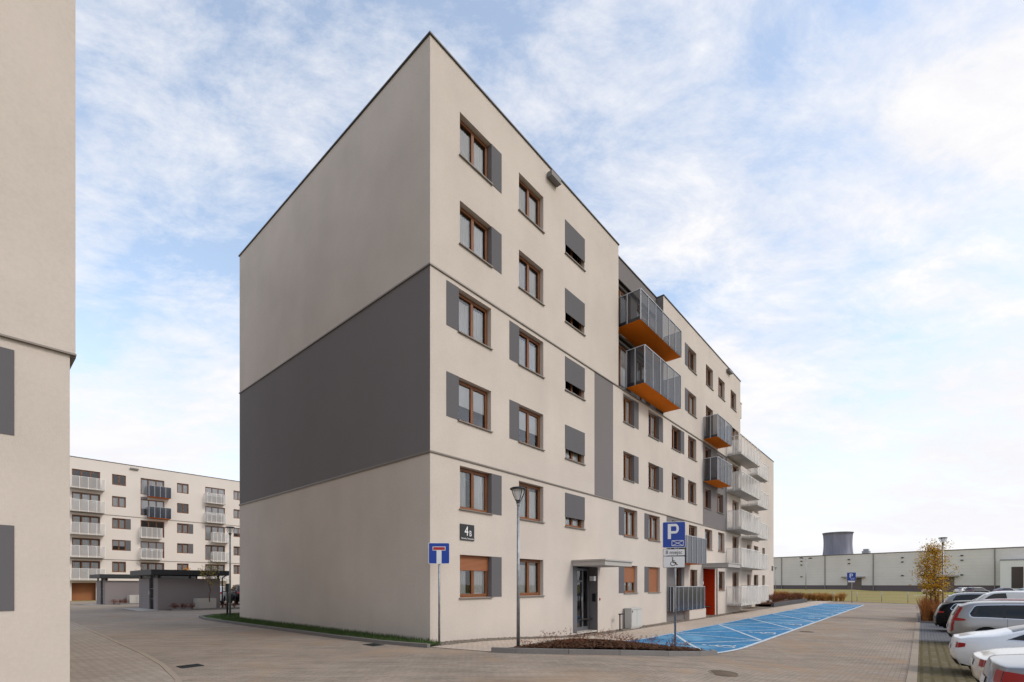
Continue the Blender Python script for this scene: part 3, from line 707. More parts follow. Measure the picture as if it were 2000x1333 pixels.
# ------------------------------------------------------------------ near building at the left edge of the frame
nb = empty('apartment_building', (*P(-7.65, 0), 0), ANG)
tag(nb, 'near cream block filling the left edge with two grey shutter panels', 'building')
mb = MB(); PR = .045
facade(mb, -16, -.02, -.6, Z1, [(-2.6, -1.2, TOPS[f] - HO, TOPS[f], .24, 1) for f in (0, 1)])
facade(mb, -16, PR, Z1, ROOF, [], [], y=-PR)
mb.face([(-.02, 0, -.6), (-.02, 14, -.6), (-.02, 14, Z1), (-.02, 0, Z1)]); mb.face([(PR, -PR, Z1), (PR, 14, Z1), (PR, 14, ROOF), (PR, -PR, ROOF)])
mb.face([(-16, 14, -.6), (-16, 0, -.6), (-16, 0, ROOF), (-16, 14, ROOF)]); mb.face([(PR, 14, -.6), (-16, 14, -.6), (-16, 14, ROOF), (PR, 14, ROOF)])
mb.build('wall', [CREAM, GREY], nb)
mb = MB(); mb.box(-16, PR + .012, -PR - .012, -.001, Z1 - .03, Z1 - .001); mb.box(-.019, PR + .012, -.001, 14, Z1 - .05, Z1 - .001); mb.build('ledge', FLASH, nb)
mb = MB(); mb.box(-16, PR + .04, -PR - .04, 14.1, ROOF, ROOF + .06); mb.build('roof', COPING, nb)
for f in (0, 1):
    window(nb, -2.6, -1.2, TOPS[f] - HO, TOPS[f], 0, .17, 2, 'full'); panel(nb, -1.2, -.66, TOPS[f] - HO, TOPS[f])
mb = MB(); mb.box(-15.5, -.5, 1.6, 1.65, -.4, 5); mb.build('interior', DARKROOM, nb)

# ------------------------------------------------------------------ far block behind the bin shelters
fb = empty('apartment_building', (*P(0, -69.4), 0), ANG)
tag(fb, 'distant white-balconied apartment block seen through the gap behind the bin shelters', 'building')
FT = [16.15 - 2.86 * k for k in range(5)]      # window tops, from the top floor down
FR = 17.62; hol = []; wn = []; pn = []
for k, zt in enumerate(FT):
    hol += [(.32, 3.02, zt - 2.2, zt, .2), (4.2, 5.64, zt - 1.4, zt, .2), (11.36, 12.78, zt - 1.4, zt, .2), (14.88, 17.5, zt - 2.2, zt, .2), (18.68, 20.1, zt - 1.4, zt, .2), (7.2, 9.87, zt - 2.2, zt, .2)]
    wn += [(.32, 3.02, zt - 2.2, zt, 3), (4.2, 5.64, zt - 1.4, zt, 2), (11.36, 12.78, zt - 1.4, zt, 2), (14.88, 17.5, zt - 2.2, zt, 3), (18.68, 20.1, zt - 1.4, zt, 2), (7.2, 9.87, zt - 2.2, zt, 3)]
    if k in (2, 3): pn += [(5.64, 6.15, zt - 1.4, zt), (12.78, 13.34, zt - 1.4, zt), (20.1, 20.6, zt - 1.4, zt)]
gar = [(.3, 2.6, -.8, 1.9, .9, 2, 2), (4.2, 6.2, -.8, 1.9, .3), (14.9, 17.5, -.8, 1.6, .9), (18.6, 20.6, -.8, 1.6, .9)]
mb = MB(); facade(mb, -6, 30, -1.2, FR, hol + gar, [(7.2, 7.95, 12.3, 13.6, 1)])
mb.face([(-6, 12, -1.2), (-6, 0, -1.2), (-6, 0, FR), (-6, 12, FR)]); mb.face([(30, 0, -1.2), (30, 12, -1.2), (30, 12, FR), (30, 0, FR)]); mb.face([(30, 12, -1.2), (-6, 12, -1.2), (-6, 12, FR), (30, 12, FR)])
mb.build('wall', [CREAM2, GREY, simple('garage_ochre', (130, 84, 52), .8)], fb)
mb = MB(); mb.box(-6, 30, .3, 12, FR - .4, FR - .3); mb.build('roof', DARKMET, fb)
mb = MB(); mb.box(-6.04, 30.04, -.05, .1, FR, FR + .07); mb.build('roof_coping', COPING, fb)
mb = MB(); mb.box(-6, 30, -.05, -.002, 10.72, 10.78); mb.box(-6, 30, -.05, -.002, 4.92, 4.98); mb.build('ledge', FLASH, fb)
random.seed(5)
for a, b, z0_, z1_, s in wn: window(fb, a, b, z0_, z1_, 0, .12, s, random.choice(['full', 'full', None, 'half']), False)
for a, b, z0_, z1_ in pn: panel(fb, a, b, z0_, z1_)
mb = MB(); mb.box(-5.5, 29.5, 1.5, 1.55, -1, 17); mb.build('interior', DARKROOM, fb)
mb = MB(); mb.box(.3, 2.6, .85, .9, -.9, 1.9); mb.build('garage_door', simple('garage_door_ochre', (150, 98, 62), .8), fb)
for k, zt in enumerate(FT):
    zb = zt - 2.5
    balcony(fb, .1, 3.35, -.002, -1.05, zb, 1.45, False, 4)
    if k < 2: balcony(fb, 7.9, 10.4, -.002, -1.1, zb, 1.45, True, 4, opaque=True)
    elif k < 4: balcony(fb, 7.1, 9.4, -.002, -1.0, zb, 1.45, False, 4)
    balcony(fb, 14.8 if k < 2 else 15.6, 17.3 if k < 2 else 17.8, -.002, -1.0, zb, 1.45, False, 4)
fixture(fb, 6.5, 0, 17.2, .9)

# ------------------------------------------------------------------ street lamps
def make_lamp(h, label, loc, group=None, bolts=True):
    t = empty('street_lamp', loc); tag(t, label, 'street lamp', group)
    mb = MB(); mb.tube([(0, 0, 0), (0, 0, h - .46)], [.048, .034], 14); mb.tube([(0, 0, h - .5), (0, 0, h - .38)], [.034, .055], 14)
    mb.build('pole', GALV, t)
    if bolts:
        mb = MB(); mb.lathe([(.0, .014), (.13, .014), (.13, 0)], 4); 
        for a in range(4): mb.tube([(.15 * math.cos(a * 1.571 + .3), .15 * math.sin(a * 1.571 + .3), 0), (.15 * math.cos(a * 1.571 + .3), .15 * math.sin(a * 1.571 + .3), .07)], .018, 6)
        mb.build('base_plate', DARKMET, t)
    hd = MB(); hd.lathe([(0.0, h), (.17, h - .005), (.215, h - .03), (.215, h - .055), (.2, h - .06), (.0, h - .058)], 28)
    hd.lathe([(.0, h - .42), (.052, h - .42), (.056, h - .34), (.03, h - .32), (0, h - .32)], 14)
    head = hd.build('lamp_head', DARKMET, t)
    for a in range(4):
        am = MB(); c_, s_ = math.cos(a * 1.571 + .5), math.sin(a * 1.571 + .5)
        am.tube([(.045 * c_, .045 * s_, h - .38), (.09 * c_, .09 * s_, h - .31), (.16 * c_, .16 * s_, h - .17), (.2 * c_, .2 * s_, h - .06)], .011, 6); am.build('arm', DARKMET, head)
    gl = MB(); gl.lathe([(.04, h - .33), (.1, h - .22), (.155, h - .06)], 20); gl.build('diffuser', tinted('lamp_diffuser', lin((235, 235, 232)), .45, .2), head)
    return t
def gp(u, q, dz=0): return (*P(u, q), zg(u, q) + dz)
make_lamp(4.22, 'tall slim street lamp in front of the long facade beside the planting bed', gp(.62, 2.8, .01))
make_lamp(4.62, 'street lamp on the grass tip at the far end of the blank gable', gp(.16, -16.0, .03))
make_lamp(5.15, 'street lamp rising behind the autumn tree by the parked cars', gp(30.6, 11.75), None)
make_lamp(5.2, 'small distant street lamp beside the far right end of the main block', (47.0, 84.9, -.42), None, False)
t = empty('street_lamp', (89.5, 145, -.45), R(20)); tag(t, 'tall twin-headed pole lamp in front of the warehouse', 'street lamp')
mb = MB(); mb.tube([(0, 0, 0), (0, 0, 10)], [.12, .07], 8); mb.tube([(-1.9, 0, 10.1), (0, 0, 9.7), (1.9, 0, 10.1)], .05, 6); mb.build('pole', GALV, t)
for s in (-1, 1): mb = MB(); mb.box(s * 1.9 - .5, s * 1.9 + .5, -.25, .25, 10.02, 10.3); mb.box(s * 1.9 - .1, s * 1.9 + .1, -.1, .1, 10.3, 10.42); mb.build('lamp_head', DARKMET, t)

# ------------------------------------------------------------------ road signs
BLUES = simple('sign_blue', (6, 56, 150), .35); SRED = simple('sign_red', (168, 20, 34), .35); SWHITE = simple('sign_white', (222, 222, 222), .35); SBLACK = simple('sign_black', (22, 22, 24), .4)
def rrect(w_, h_, r, n=5):
    out = []
    for cx_, cz_, a0 in ((w_ / 2 - r, h_ / 2 - r, 0), (-w_ / 2 + r, h_ / 2 - r, 90), (-w_ / 2 + r, -h_ / 2 + r, 180), (w_ / 2 - r, -h_ / 2 + r, 270)):
        for k in range(n + 1): t_ = R(a0 + 90 * k / n); out.append((cx_ + r * math.cos(t_), cz_ + r * math.sin(t_)))
    return out
def vplate(poly, y0, y1, m_=None, z=0, x=0):
    mb_ = m_ or MB()
    front = [(p[0] + x, y0, p[1] + z) for p in poly]; back = [(p[0] + x, y1, p[1] + z) for p in poly]
    ar = sum(poly[i][0] * poly[(i + 1) % len(poly)][1] - poly[(i + 1) % len(poly)][0] * poly[i][1] for i in range(len(poly)))
    if ar < 0: front.reverse(); back.reverse()
    mb_.face(front); mb_.face(back[::-1])
    for i in range(len(poly)): j = (i + 1) % len(poly); mb_.face([front[i], back[i], back[j], front[j]])
    return mb_
s = empty('road_sign', gp(-.02, .42), R(2)); tag(s, 'square blue dead-end sign with red and white T on a pole at the building corner', 'road sign')
mb = MB(); mb.tube([(.0, .03, -.1), (0, .03, 2.86)], .03, 12); mb.build('pole', GALV, s)
p = vplate(rrect(.60, .60, .04), -.012, .0, z=2.58).build('sign_panel', SWHITE, s)
vplate(rrect(.57, .57, .03), -.015, -.011, z=2.58).build('face', BLUES, p)
vplate([(-.07, -.30), (.07, -.30), (.07, .12), (-.07, .12)], -.018, -.0145, z=2.58).build('stem', SWHITE, p)
mb = vplate([(-.18, .08), (.18, .08), (.18, .19), (-.18, .19)], -.019, -.0145, z=2.58); mb.build('bar_border', SWHITE, p)
vplate([(-.165, .095), (.165, .095), (.165, .175), (-.165, .175)], -.022, -.0185, z=2.58).build('bar', SRED, p)
def P_letter(scale, x, z, y0, y1):
    mb_ = MB(); S = scale
    for poly in ([(0, 0), (.2, 0), (.2, 1), (0, 1)], [(.2, .84), (.48, .84), (.48, 1), (.2, 1)], [(.2, .36), (.48, .36), (.48, .52), (.2, .52)]):
        vplate([(a * S, b * S) for a, b in poly], y0, y1, mb_, z, x)
    n = 10
    for k in range(n):
        t0 = R(-90 + 180 * k / n); t1 = R(-90 + 180 * (k + 1) / n)
        poly = [(.48 + .2 * math.cos(t0) * 1.1, .68 + .32 * math.sin(t0)), (.48 + .2 * math.cos(t1) * 1.1, .68 + .32 * math.sin(t1)), (.48 + .07 * math.cos(t1), .68 + .16 * math.sin(t1)), (.48 + .07 * math.cos(t0), .68 + .16 * math.sin(t0))]
        vplate([(a * S, b * S) for a, b in poly], y0, y1, mb_, z, x)
    return mb_
def parking_sign(loc, rz, label, full=True, top=3.62, pw=.64, ph=.78):
    s = empty('road_sign', loc, rz); tag(s, label, 'road sign')
    mb = MB(); mb.tube([(.04, .035, -.1), (.04, .035, top - .02)], .032, 12); mb.build('pole', GALV, s)
    zc_ = top - ph / 2
    p = vplate(rrect(pw, ph, .04), -.012, 0, z=zc_).build('sign_panel', SWHITE, s)
    vplate(rrect(pw - .03, ph - .03, .03), -.016, -.011, z=zc_).build('face', BLUES, p)
    P_letter(.46, -.18, zc_ - .13, -.020, -.0155).build('lettering', SWHITE, p)
    mb = MB(); ex0, ex1, ez0, ez1 = -.06, .27, zc_ - .34, zc_ - .18
    for a, b in (((ex0, ez0), (ex1, ez0)), ((ex0, ez1), (ex1, ez1)), ((ex0, ez0), (ex0, ez1)), ((ex1, ez0), (ex1, ez1)), ((ex0, ez0), (ex1, ez1)), ((ex0, ez1), (ex1, ez0))):
        vplate(strip(a, b, .014), -.020, -.0155, mb)
    mb.build('envelope_mark', SWHITE, p)
    if full:
        z2 = top - ph - .14
        p = vplate(rrect(.64, .20, .02), -.012, 0, z=z2).build('sign_panel', SBLACK, s); vplate(rrect(.62, .185, .02), -.015, -.011, z=z2).build('face', SWHITE, p)
        for dx in (0,): put_text('8 miejsc', .165, SBLACK, p, dx, -.0165, z2 - .05, .9)
        z3 = z2 - .29
        p = vplate(rrect(.64, .35, .02), -.012, 0, z=z3).build('sign_panel', SBLACK, s); vplate(rrect(.62, .33, .02), -.015, -.011, z=z3).build('face', SWHITE, p)
        mb = MB()
        for poly in WC: vplate([((a - .55) * .30, (b - .5) * .29) for a, b in poly], -.019, -.0145, mb, z3)
        mb.build('wheelchair_mark', SBLACK, p)
    else:
        p = vplate(rrect(.64, .16, .02), -.012, 0, z=top - ph - .1).build('sign_panel', SWHITE, s)
    return s
parking_sign(gp(5.38, 5.02, .05), R(-14), 'blue P sign above white 8 miejsc and wheelchair plates in the planting bed', True, 3.84, .67, .80)
parking_sign(gp(57.9, 4.66), R(-30), 'small distant blue parking sign with P at the far end of the blue bays', False, 3.5, .85, .95)

# ------------------------------------------------------------------ utility cabinet, air pipe, covers
cab = empty('utility_cabinet', gp(12.35, .3), ANG); tag(cab, 'light grey utility cabinet standing against the wall by the entrance', 'cabinet')
CABM = stucco('cabinet_grey', lin((186, 186, 182)), .08, 80, .1)
mb = MB(); mb.box(-.62, .5, -.12, .22, .05, .92); mb.build('body', CABM, cab)
mb = MB(); mb.box(-.65, .53, -.15, .25, .92, .98); mb.build('roof', CABM, cab)
mb = MB(); mb.box(-.6, -.07, -.135, -.122, .1, .89); mb.build('door', CABM, cab); mb = MB(); mb.box(-.05, .48, -.135, -.122, .1, .89); mb.build('door', CABM, cab)
mb = MB(); mb.box(-.56, -.5, -.15, -.136, .78, .86); mb.build('lock', BLACK, cab)
mb = MB(); mb.box(-.6, .48, -.1, .2, -.05, .05); mb.build('base', CONC, cab)
pp = empty('bollard_light', gp(10.75, .35), ANG); tag(pp, 'thin black hooked post in the gravel beside the grey cabinet', 'post')
mb = MB(); mb.tube([(0, 0, -.05), (0, 0, .72)], .032, 8); mb.build('post', DARKMET, pp); mb = MB(); mb.box(-.05, .26, -.05, .05, .72, .77); mb.build('head', DARKMET, pp)
mb = MB(); mb.box(-.12, .12, -.12, .12, -.05, .02); mb.build('base', DARKMET, pp)
IRON = stucco('cast_iron', lin((112, 98, 84)), .2, 60, .6); IRON2 = stucco('cast_iron_grey', lin((50, 52, 54)), .15, 60, .6)
def cover(u, q, r, label, ring=True):
    m_ = MB(); m_.lathe([(0, .004), (r * .86, .004), (r * .87, .001), (r * .9, .001), (r * .91, .005), (r, .005), (r, -.02)], 32)
    for k in range(-4, 5):
        hw = math.sqrt(max(0, (r * .8) ** 2 - (k * r * .18) ** 2)); m_.box(-hw, hw, k * r * .18 - .012, k * r * .18 + .012, .004, .009)
    o = m_.build('manhole_cover', IRON, None, gp(u, q, -.008), ANG); tag(o, label, 'manhole cover'); return o
cover(1.35, 7.62, .33, 'round rusty manhole cover in the paving in front of the planting bed')
cover(16.5, 6.75, .3, 'round manhole cover next to the edge of the blue bays')
dg = empty('drain_grate', gp(-5.72, -.83, -.004), ANG + R(4)); dg.scale = (.62, .62, 1); tag(dg, 'dark rectangular drain grate at the edge of the left sidewalk', 'drain grate')
mb = MB(); mb.box(-.32, .32, -.26, -.22, -.02, .008); mb.box(-.32, .32, .22, .26, -.02, .008); mb.box(-.32, -.28, -.22, .22, -.02, .008); mb.box(.28, .32, -.22, .22, -.02, .008); mb.build('frame', IRON2, dg)
mb = MB()
for k in range(11): x = -.27 + k * .054; mb.box(x - .014, x + .014, -.22, .22, -.02, .005)
mb.box(-.28, .28, -.01, .01, -.02, .006); mb.build('grille', IRON2, dg)
mb = MB(); mb.box(-.28, .28, -.22, .22, -.03, -.015); mb.build('pit', BLACK, dg)
g2 = MB(); g2.box(-.18, .18, -.28, .28, -.01, .006)
for k in range(7): g2.box(-.15 + k * .05 - .008, -.15 + k * .05 + .008, -.25, .25, .006, .010)
tag(g2.build('drain_grate', IRON2, None, gp(-1.22, -1.0, -.006), ANG), 'small dark gully grate under the kerb of the lawn strip', 'drain grate')

# ------------------------------------------------------------------ bin shelters, planters
def shelter(u, q, L_, W_, h, label):
    t = empty('bin_shelter', gp(u, q), ANG); tag(t, label, 'bin shelter')
    mb = MB()       # local x along u, y into depth; front-left corner at 0,0. wall line along x=0 has the door
    wh = h - .58
    mb.box(0, L_, 0, .2, -.3, wh)               # long wall
    mb.box(0, .2, .2, 1.05, -.3, wh + .02); mb.box(0, .2, 2.15, W_, -.3, wh + .02); mb.box(.2, L_, W_ - .2, W_, -.3, wh + .02); mb.box(L_ - .2, L_, .2, W_ - .2, -.3, wh + .02)
    mb.box(-.02, .22, .2, .5, wh + .02, h - .35); mb.build('wall', SHEL, t)
    for x, y in ((.1, .1), (L_ - .1, .1), (L_ * .5, .1), (.1, W_ - .1), (L_ - .1, W_ - .1), (.1, 1.1), (.1, 2.1)):
        mb = MB(); mb.box(x - .06, x + .06, y - .06, y + .06, wh, h - .31); mb.build('post', DARKMET, t)
    mb = MB(); mb.box(-.45, L_ + .5, -.45, W_ + .4, h - .34, h)
    mb.build('roof', simple('roof_black', (34, 35, 38), .6), t)
    mb = MB()
    for k in range(9): y = 1.1 + k * .125; mb.box(.06, .1, y - .012, y + .012, -.05, wh + .25)
    for z in (-.02, .7, 1.4, wh + .22): mb.box(.05, .11, 1.08, 2.12, z, z + .04)
    mb.build('gate', DARKMET, t)
    mb = MB(); mb.box(.0, .05, 2.2, 2.3, 1.0, 1.25); mb.build('intercom', WHITE, t)
    mb = MB(); mb.tube([(L_ + .45, -.3, h - .25), (L_ + .12, -.05, h - .5), (L_ + .12, -.05, -.2)], .045, 8); mb.build('downpipe', DARKMET, t)
    return t
shelter(-.28, -27.57, 3.7, 5.0, 2.68, 'grey bin shelter with a flat black roof nearest the road, planter at its side')
shelter(-.2, -45.4, 6.5, 4.2, 2.75, 'grey bin shelter with a flat black roof farther back on the left')
sheet('shelter_apron', [[(-1.4, -27.2), (-.3, -27.2), (-.3, -31.5), (-1.4, -31.8)], [(-1.4, -45), (-.25, -45), (-.25, -49.6), (-1.4, -49.6)]], .006, CONC)
sheet('shelter_bed', [[(-.2, -27.4), (8.5, -27.4), (8.5, -25.4), (1.2, -25.9), (.3, -26.6)], [(-.2, -45.3), (7, -45.3), (7, -42.8), (.6, -44)]], .03, SOIL)
mb = MB(); raised(mb, [(.3, -26.6), (1.2, -25.9), (8.5, -25.4)], .12, .1, .25); raised(mb, [(.6, -44), (7, -42.8)], .12, .1, .25); mb.build('kerb_shelter', KERBM)['kind'] = 'structure'
def planter(u, q, sx, sy, h, label):
    t = empty('planter', gp(u, q), ANG); tag(t, label, 'planter')
    mb = MB(); w_ = .1
    mb.box(0, sx, 0, w_, -.05, h); mb.box(0, sx, sy - w_, sy, -.05, h); mb.box(0, w_, w_, sy - w_, -.05, h); mb.box(sx - w_, sx, w_, sy - w_, -.05, h); mb.build('box', CONC, t)
    mb = MB(); mb.box(w_, sx - w_, w_, sy - w_, h - .1, h - .06); mb.build('soil', SOIL, t); return t
planter(1.75, -26.55, 1.1, 1.1, .74, 'square concrete planter in front of the nearer bin shelter')
planter(1.3, -44.0, 1.05, 1.1, .82, 'square concrete planter beside the farther bin shelter')
# steel posts on the lawn tip
p_ = MB(); p_.tube([(0, 0, -.1), (0, 0, 1.5)], .05, 8); p_.box(-.08, .08, -.05, .05, 1.3, 1.75)
tag(p_.build('post', DARKMET, None, gp(.6, -17.7)), 'slim black post beside the lamp on the grass tip', 'post')

# ------------------------------------------------------------------ plants
def leafmat(name, stops, sc_=3):
    m = Mat(name, stops[0][1], .8, 0, .25); m.col(m.ramp(m.noise(m.coord(), sc_, 3, .7), stops)); return m.m
BARK = leafmat('bark', [(.3, lin((74, 58, 46))), (.7, lin((110, 90, 74)))], 9)
TWIG = leafmat('twig', [(.3, lin((82, 52, 36))), (.7, lin((134, 92, 60)))], 7)
LEAFY = leafmat('leaf_autumn', [(.25, lin((132, 116, 26))), (.5, lin((196, 152, 30))), (.7, lin((200, 134, 26))), (.85, lin((130, 124, 44)))], 2.2)
LEAFO = leafmat('leaf_orange', [(.3, lin((190, 120, 40))), (.6, lin((216, 158, 60))), (.8, lin((150, 130, 60)))], 3)
LEAFG = leafmat('leaf_yellowgreen', [(.3, lin((118, 108, 50))), (.6, lin((158, 140, 70))), (.8, lin((96, 96, 46)))], 3)
LEAFR = leafmat('leaf_red', [(.3, lin((84, 38, 26))), (.6, lin((124, 62, 40))), (.8, lin((96, 84, 44)))], 5)
STRAW = leafmat('straw', [(.3, lin((134, 92, 46))), (.55, lin((172, 124, 66))), (.8, lin((196, 160, 96)))], 4)
STRAWR = leafmat('straw_red', [(.3, lin((128, 74, 38))), (.55, lin((168, 112, 60))), (.8, lin((196, 150, 92)))], 4)
def tree(name, loc, h, cr, cz0, nleaf, leaf, label, rnd, nb_=14, ls=.05, stakes=False, stems=1, group=None, lean=0, clumps=40, narrow=1.0):
    random.seed(rnd); t = empty(name, loc); tag(t, label, 'tree', group)
    tr = MB(); tips = []
    for s_ in range(stems):
        ox, oy = (0, 0) if stems == 1 else (random.uniform(-.35, .35), random.uniform(-.35, .35))
        pts = [(ox * (1 + .6 * k / 6), oy * (1 + .6 * k / 6) , -.1 + h * .97 * k / 6) for k in range(7)]
        pts = [(x + random.gauss(0, .02 * k) , y + random.gauss(0, .02 * k), z) for k, (x, y, z) in enumerate(pts)]
        tr.tube(pts, [.055 * h / 4 * (1 - .85 * k / 6) / (1 if stems == 1 else 1.3) for k in range(7)], 7)
        for b in range(nb_):
            f = random.uniform(max(.3, cz0 / h - .05), .95); k = f * 6; i = min(5, int(k)); a = Vector(pts[i]).lerp(Vector(pts[i + 1]), k - i)
            th = random.uniform(0, 6.28); ln = cr * random.uniform(.6, 1.15) * (1 - .6 * abs(f - .55) / .5) * narrow
            up = random.uniform(.5, 1.1) * ln
            m_ = a + Vector((math.cos(th) * ln * .5, math.sin(th) * ln * .5, up * .35)); e = a + Vector((math.cos(th) * ln, math.sin(th) * ln, up))
            tr.tube([a, m_, e], [.014 * h / 4, .009 * h / 4, .003], 5, cap=False); tips += [m_, e, a.lerp(e, .75), m_.lerp(e, .5)]
            for tw in range(3):
                b0 = a.lerp(e, random.uniform(.3, .9)); e2 = b0 + Vector((random.gauss(0, .2) * cr, random.gauss(0, .2) * cr, random.uniform(.05, .3) * cr)); tr.tube([b0, e2], [.005, .002], 4, cap=False); tips.append(e2)
    tr.build('trunk', BARK, t)
    if nleaf:
        lf = MB()
        for i in range(nleaf):
            c_ = random.choice(tips); s_ = random.uniform(.6, 1.3) * ls
            p = c_ + Vector((random.gauss(0, .11 * cr), random.gauss(0, .11 * cr), random.gauss(0, .13 * cr)))
            a = Vector((random.gauss(0, 1), random.gauss(0, 1), random.gauss(0, .7))).normalized(); b = a.cross(Vector((random.gauss(0, 1), random.gauss(0, 1), random.gauss(0, 1)))).normalized()
            lf.face([p - a * s_, p - b * s_ * .5, p + a * s_, p + b * s_ * .5])
        lf.build('crown', leaf, t)
    if stakes:
        sk = MB()
        for k in range(3):
            a = k * 2.1 + .4; sk.tube([(.42 * math.cos(a), .42 * math.sin(a), -.1), (.36 * math.cos(a), .36 * math.sin(a), 1.75)], .03, 6)
        for z in (.9, 1.6):
            for k in range(3):
                a, b = k * 2.1 + .4, (k + 1) * 2.1 + .4; sk.tube([(.39 * math.cos(a), .39 * math.sin(a), z), (.39 * math.cos(b), .39 * math.sin(b), z)], .02, 5)
        sk.build('stake', simple('stake_wood', (140, 96, 56), .8), t)
    return t
tree('autumn_tree', gp(30.4, 11.35), 4.8, 1.2, 1.5, 5600, LEAFY, 'golden autumn tree held by wooden stakes beside the parked cars', 2, 22, .05, True, 3, narrow=.62)
tree('autumn_tree', gp(2.3, -26.1, .6), 2.6, .95, 1.0, 340, LEAFG, 'thin young tree with sparse yellow-green leaves growing from the planter of the nearer bin shelter', 6, 12, .06)
tree('autumn_tree', gp(6.5, -48.5), 3.6, 1.0, 2.2, 900, LEAFO, 'orange-leaved young tree showing above the roof of the nearer bin shelter', 9, 12, .07)
tree('autumn_tree', gp(8.5, -30.5), 3.4, .9, 1.8, 260, LEAFO, 'low tree with pale orange leaves at the right end of the nearer bin shelter roof', 12, 12, .05)
tree('bare_tree', gp(3.4, -49.5), 3.7, .6, 1.6, 20, LEAFG, 'bare thin sapling behind the farther bin shelter roof', 15, 8, .04)
tree('bare_tree', gp(2.0, -43.5, .7), 3.4, .6, 1.6, 24, LEAFG, 'leafless sapling in the planter of the farther bin shelter', 16, 8, .04)
# twiggy shrubs in the planting bed
def twig_shrub(loc, h, rnd, label, group, leaf=LEAFR, n=16, nl=26, spread=.5, cat='shrub', name='shrub', tw=.004):
    random.seed(rnd); t = empty(name, loc); tag(t, label, cat, group)
    m_ = MB(); lf = MB()
    for i in range(n):
        a = random.uniform(0, 6.28); l = h * random.uniform(.55, 1.1); sp = random.uniform(.1, spread) * h
        p0 = Vector((random.gauss(0, .03), random.gauss(0, .03), -.04)); p1 = p0 + Vector((math.cos(a) * sp * .5, math.sin(a) * sp * .5, l * .55)); p2 = p0 + Vector((math.cos(a + .3) * sp, math.sin(a + .3) * sp, l))
        m_.tube([p0, p1, p2], [tw * 1.3, tw, tw * .5], 4, cap=False)
        for k in range(2):
            b = p1.lerp(p2, random.uniform(0, .8)); e = b + Vector((random.gauss(0, .12) * h, random.gauss(0, .12) * h, random.uniform(.05, .25) * h)); m_.tube([b, e], [tw * .7, tw * .4], 3, cap=False)
            for _ in range(nl // n + 1):
                q_ = b.lerp(e, random.random()) + Vector((random.gauss(0, .02), random.gauss(0, .02), 0)); s_ = random.uniform(.008, .02) * (1 if h < .8 else 2); d = Vector((random.gauss(0, 1), random.gauss(0, 1), random.gauss(0, 1))).normalized(); c_ = d.orthogonal().normalized()
                lf.face([q_ - d * s_, q_ - c_ * s_ * .6, q_ + d * s_, q_ + c_ * s_ * .6])
    m_.build('twigs', TWIG, t); lf.build('leaves', leaf, t); return t
random.seed(31); spots = []
while len(spots) < 28:
    u = random.uniform(.6, 5.0); q = random.uniform(2.7, 5.7)
    if inpoly(u, q, bedin) and all((u - a) ** 2 + (q - b) ** 2 > .10 for a, b in spots): spots.append((u, q))
protos = []
for i, (u, q) in enumerate(spots):
    lab = 'low brown twiggy shrub with few leaves growing in the mulch bed under the parking sign'
    loc = gp(u, q, .09 + mound(u, q))
    if i < 5: protos.append(twig_shrub(loc, (.26 + .04 * i), 40 + i, lab, 'twiggy shrubs in the mulch bed', n=10, tw=.0022, spread=.9))
    else:
        c_ = copy_tree(protos[i % 5]); c_.location = loc; c_.rotation_euler = (0, 0, random.uniform(0, 6.28)); k = random.uniform(.7, 1.15); c_.scale = (k, k, k)
def grass_clump(h, rnd, n=160, spread=.35, wd=.008, mat=STRAW):
    random.seed(rnd); m_ = MB()
    for i in range(n):
        a = random.uniform(0, 6.28); r0 = random.uniform(0, .16); l = h * random.uniform(.6, 1.08); sp = random.uniform(.05, spread) * h
        x0, y0 = r0 * math.cos(a), r0 * math.sin(a); dx, dy = math.cos(a + random.gauss(0, .4)), math.sin(a + random.gauss(0, .4)); px, py = -dy * wd, dx * wd
        p0 = (x0, y0, -.05); p1 = (x0 + dx * sp * .35, y0 + dy * sp * .35, l * .6); p2 = (x0 + dx * sp, y0 + dy * sp, l)
        m_.face([(p0[0] - px, p0[1] - py, p0[2]), (p0[0] + px, p0[1] + py, p0[2]), (p1[0] + px, p1[1] + py, p1[2]), (p1[0] - px, p1[1] - py, p1[2])])
        m_.face([(p1[0] - px, p1[1] - py, p1[2]), (p1[0] + px, p1[1] + py, p1[2]), p2])
        if i % 3 == 0:
            for k in range(4):
                z = l * (.8 + .06 * k); s_ = .02; f = (z / l); bx = x0 + dx * sp * f; by = y0 + dy * sp * f
                m_.face([(bx - s_, by, z), (bx, by + s_, z + .03), (bx + s_, by, z + .01)])
    return m_
def clumps(spots, h, mat, label, group, rnd, n=160, spread=.35, wd=.008):
    ms = [grass_clump(h, rnd + k, n, spread, wd).mesh('ornamental_grass', mat) for k in range(3)]
    random.seed(rnd)
    for i, (u, q) in enumerate(spots):
        o = link('ornamental_grass', ms[i % 3], None, gp(u, q, .02)); o.rotation_euler = (0, 0, random.uniform(0, 6.28)); k = random.uniform(.8, 1.15); o.scale = (k, k, k)
        tag(o, label, 'ornamental grass', group)
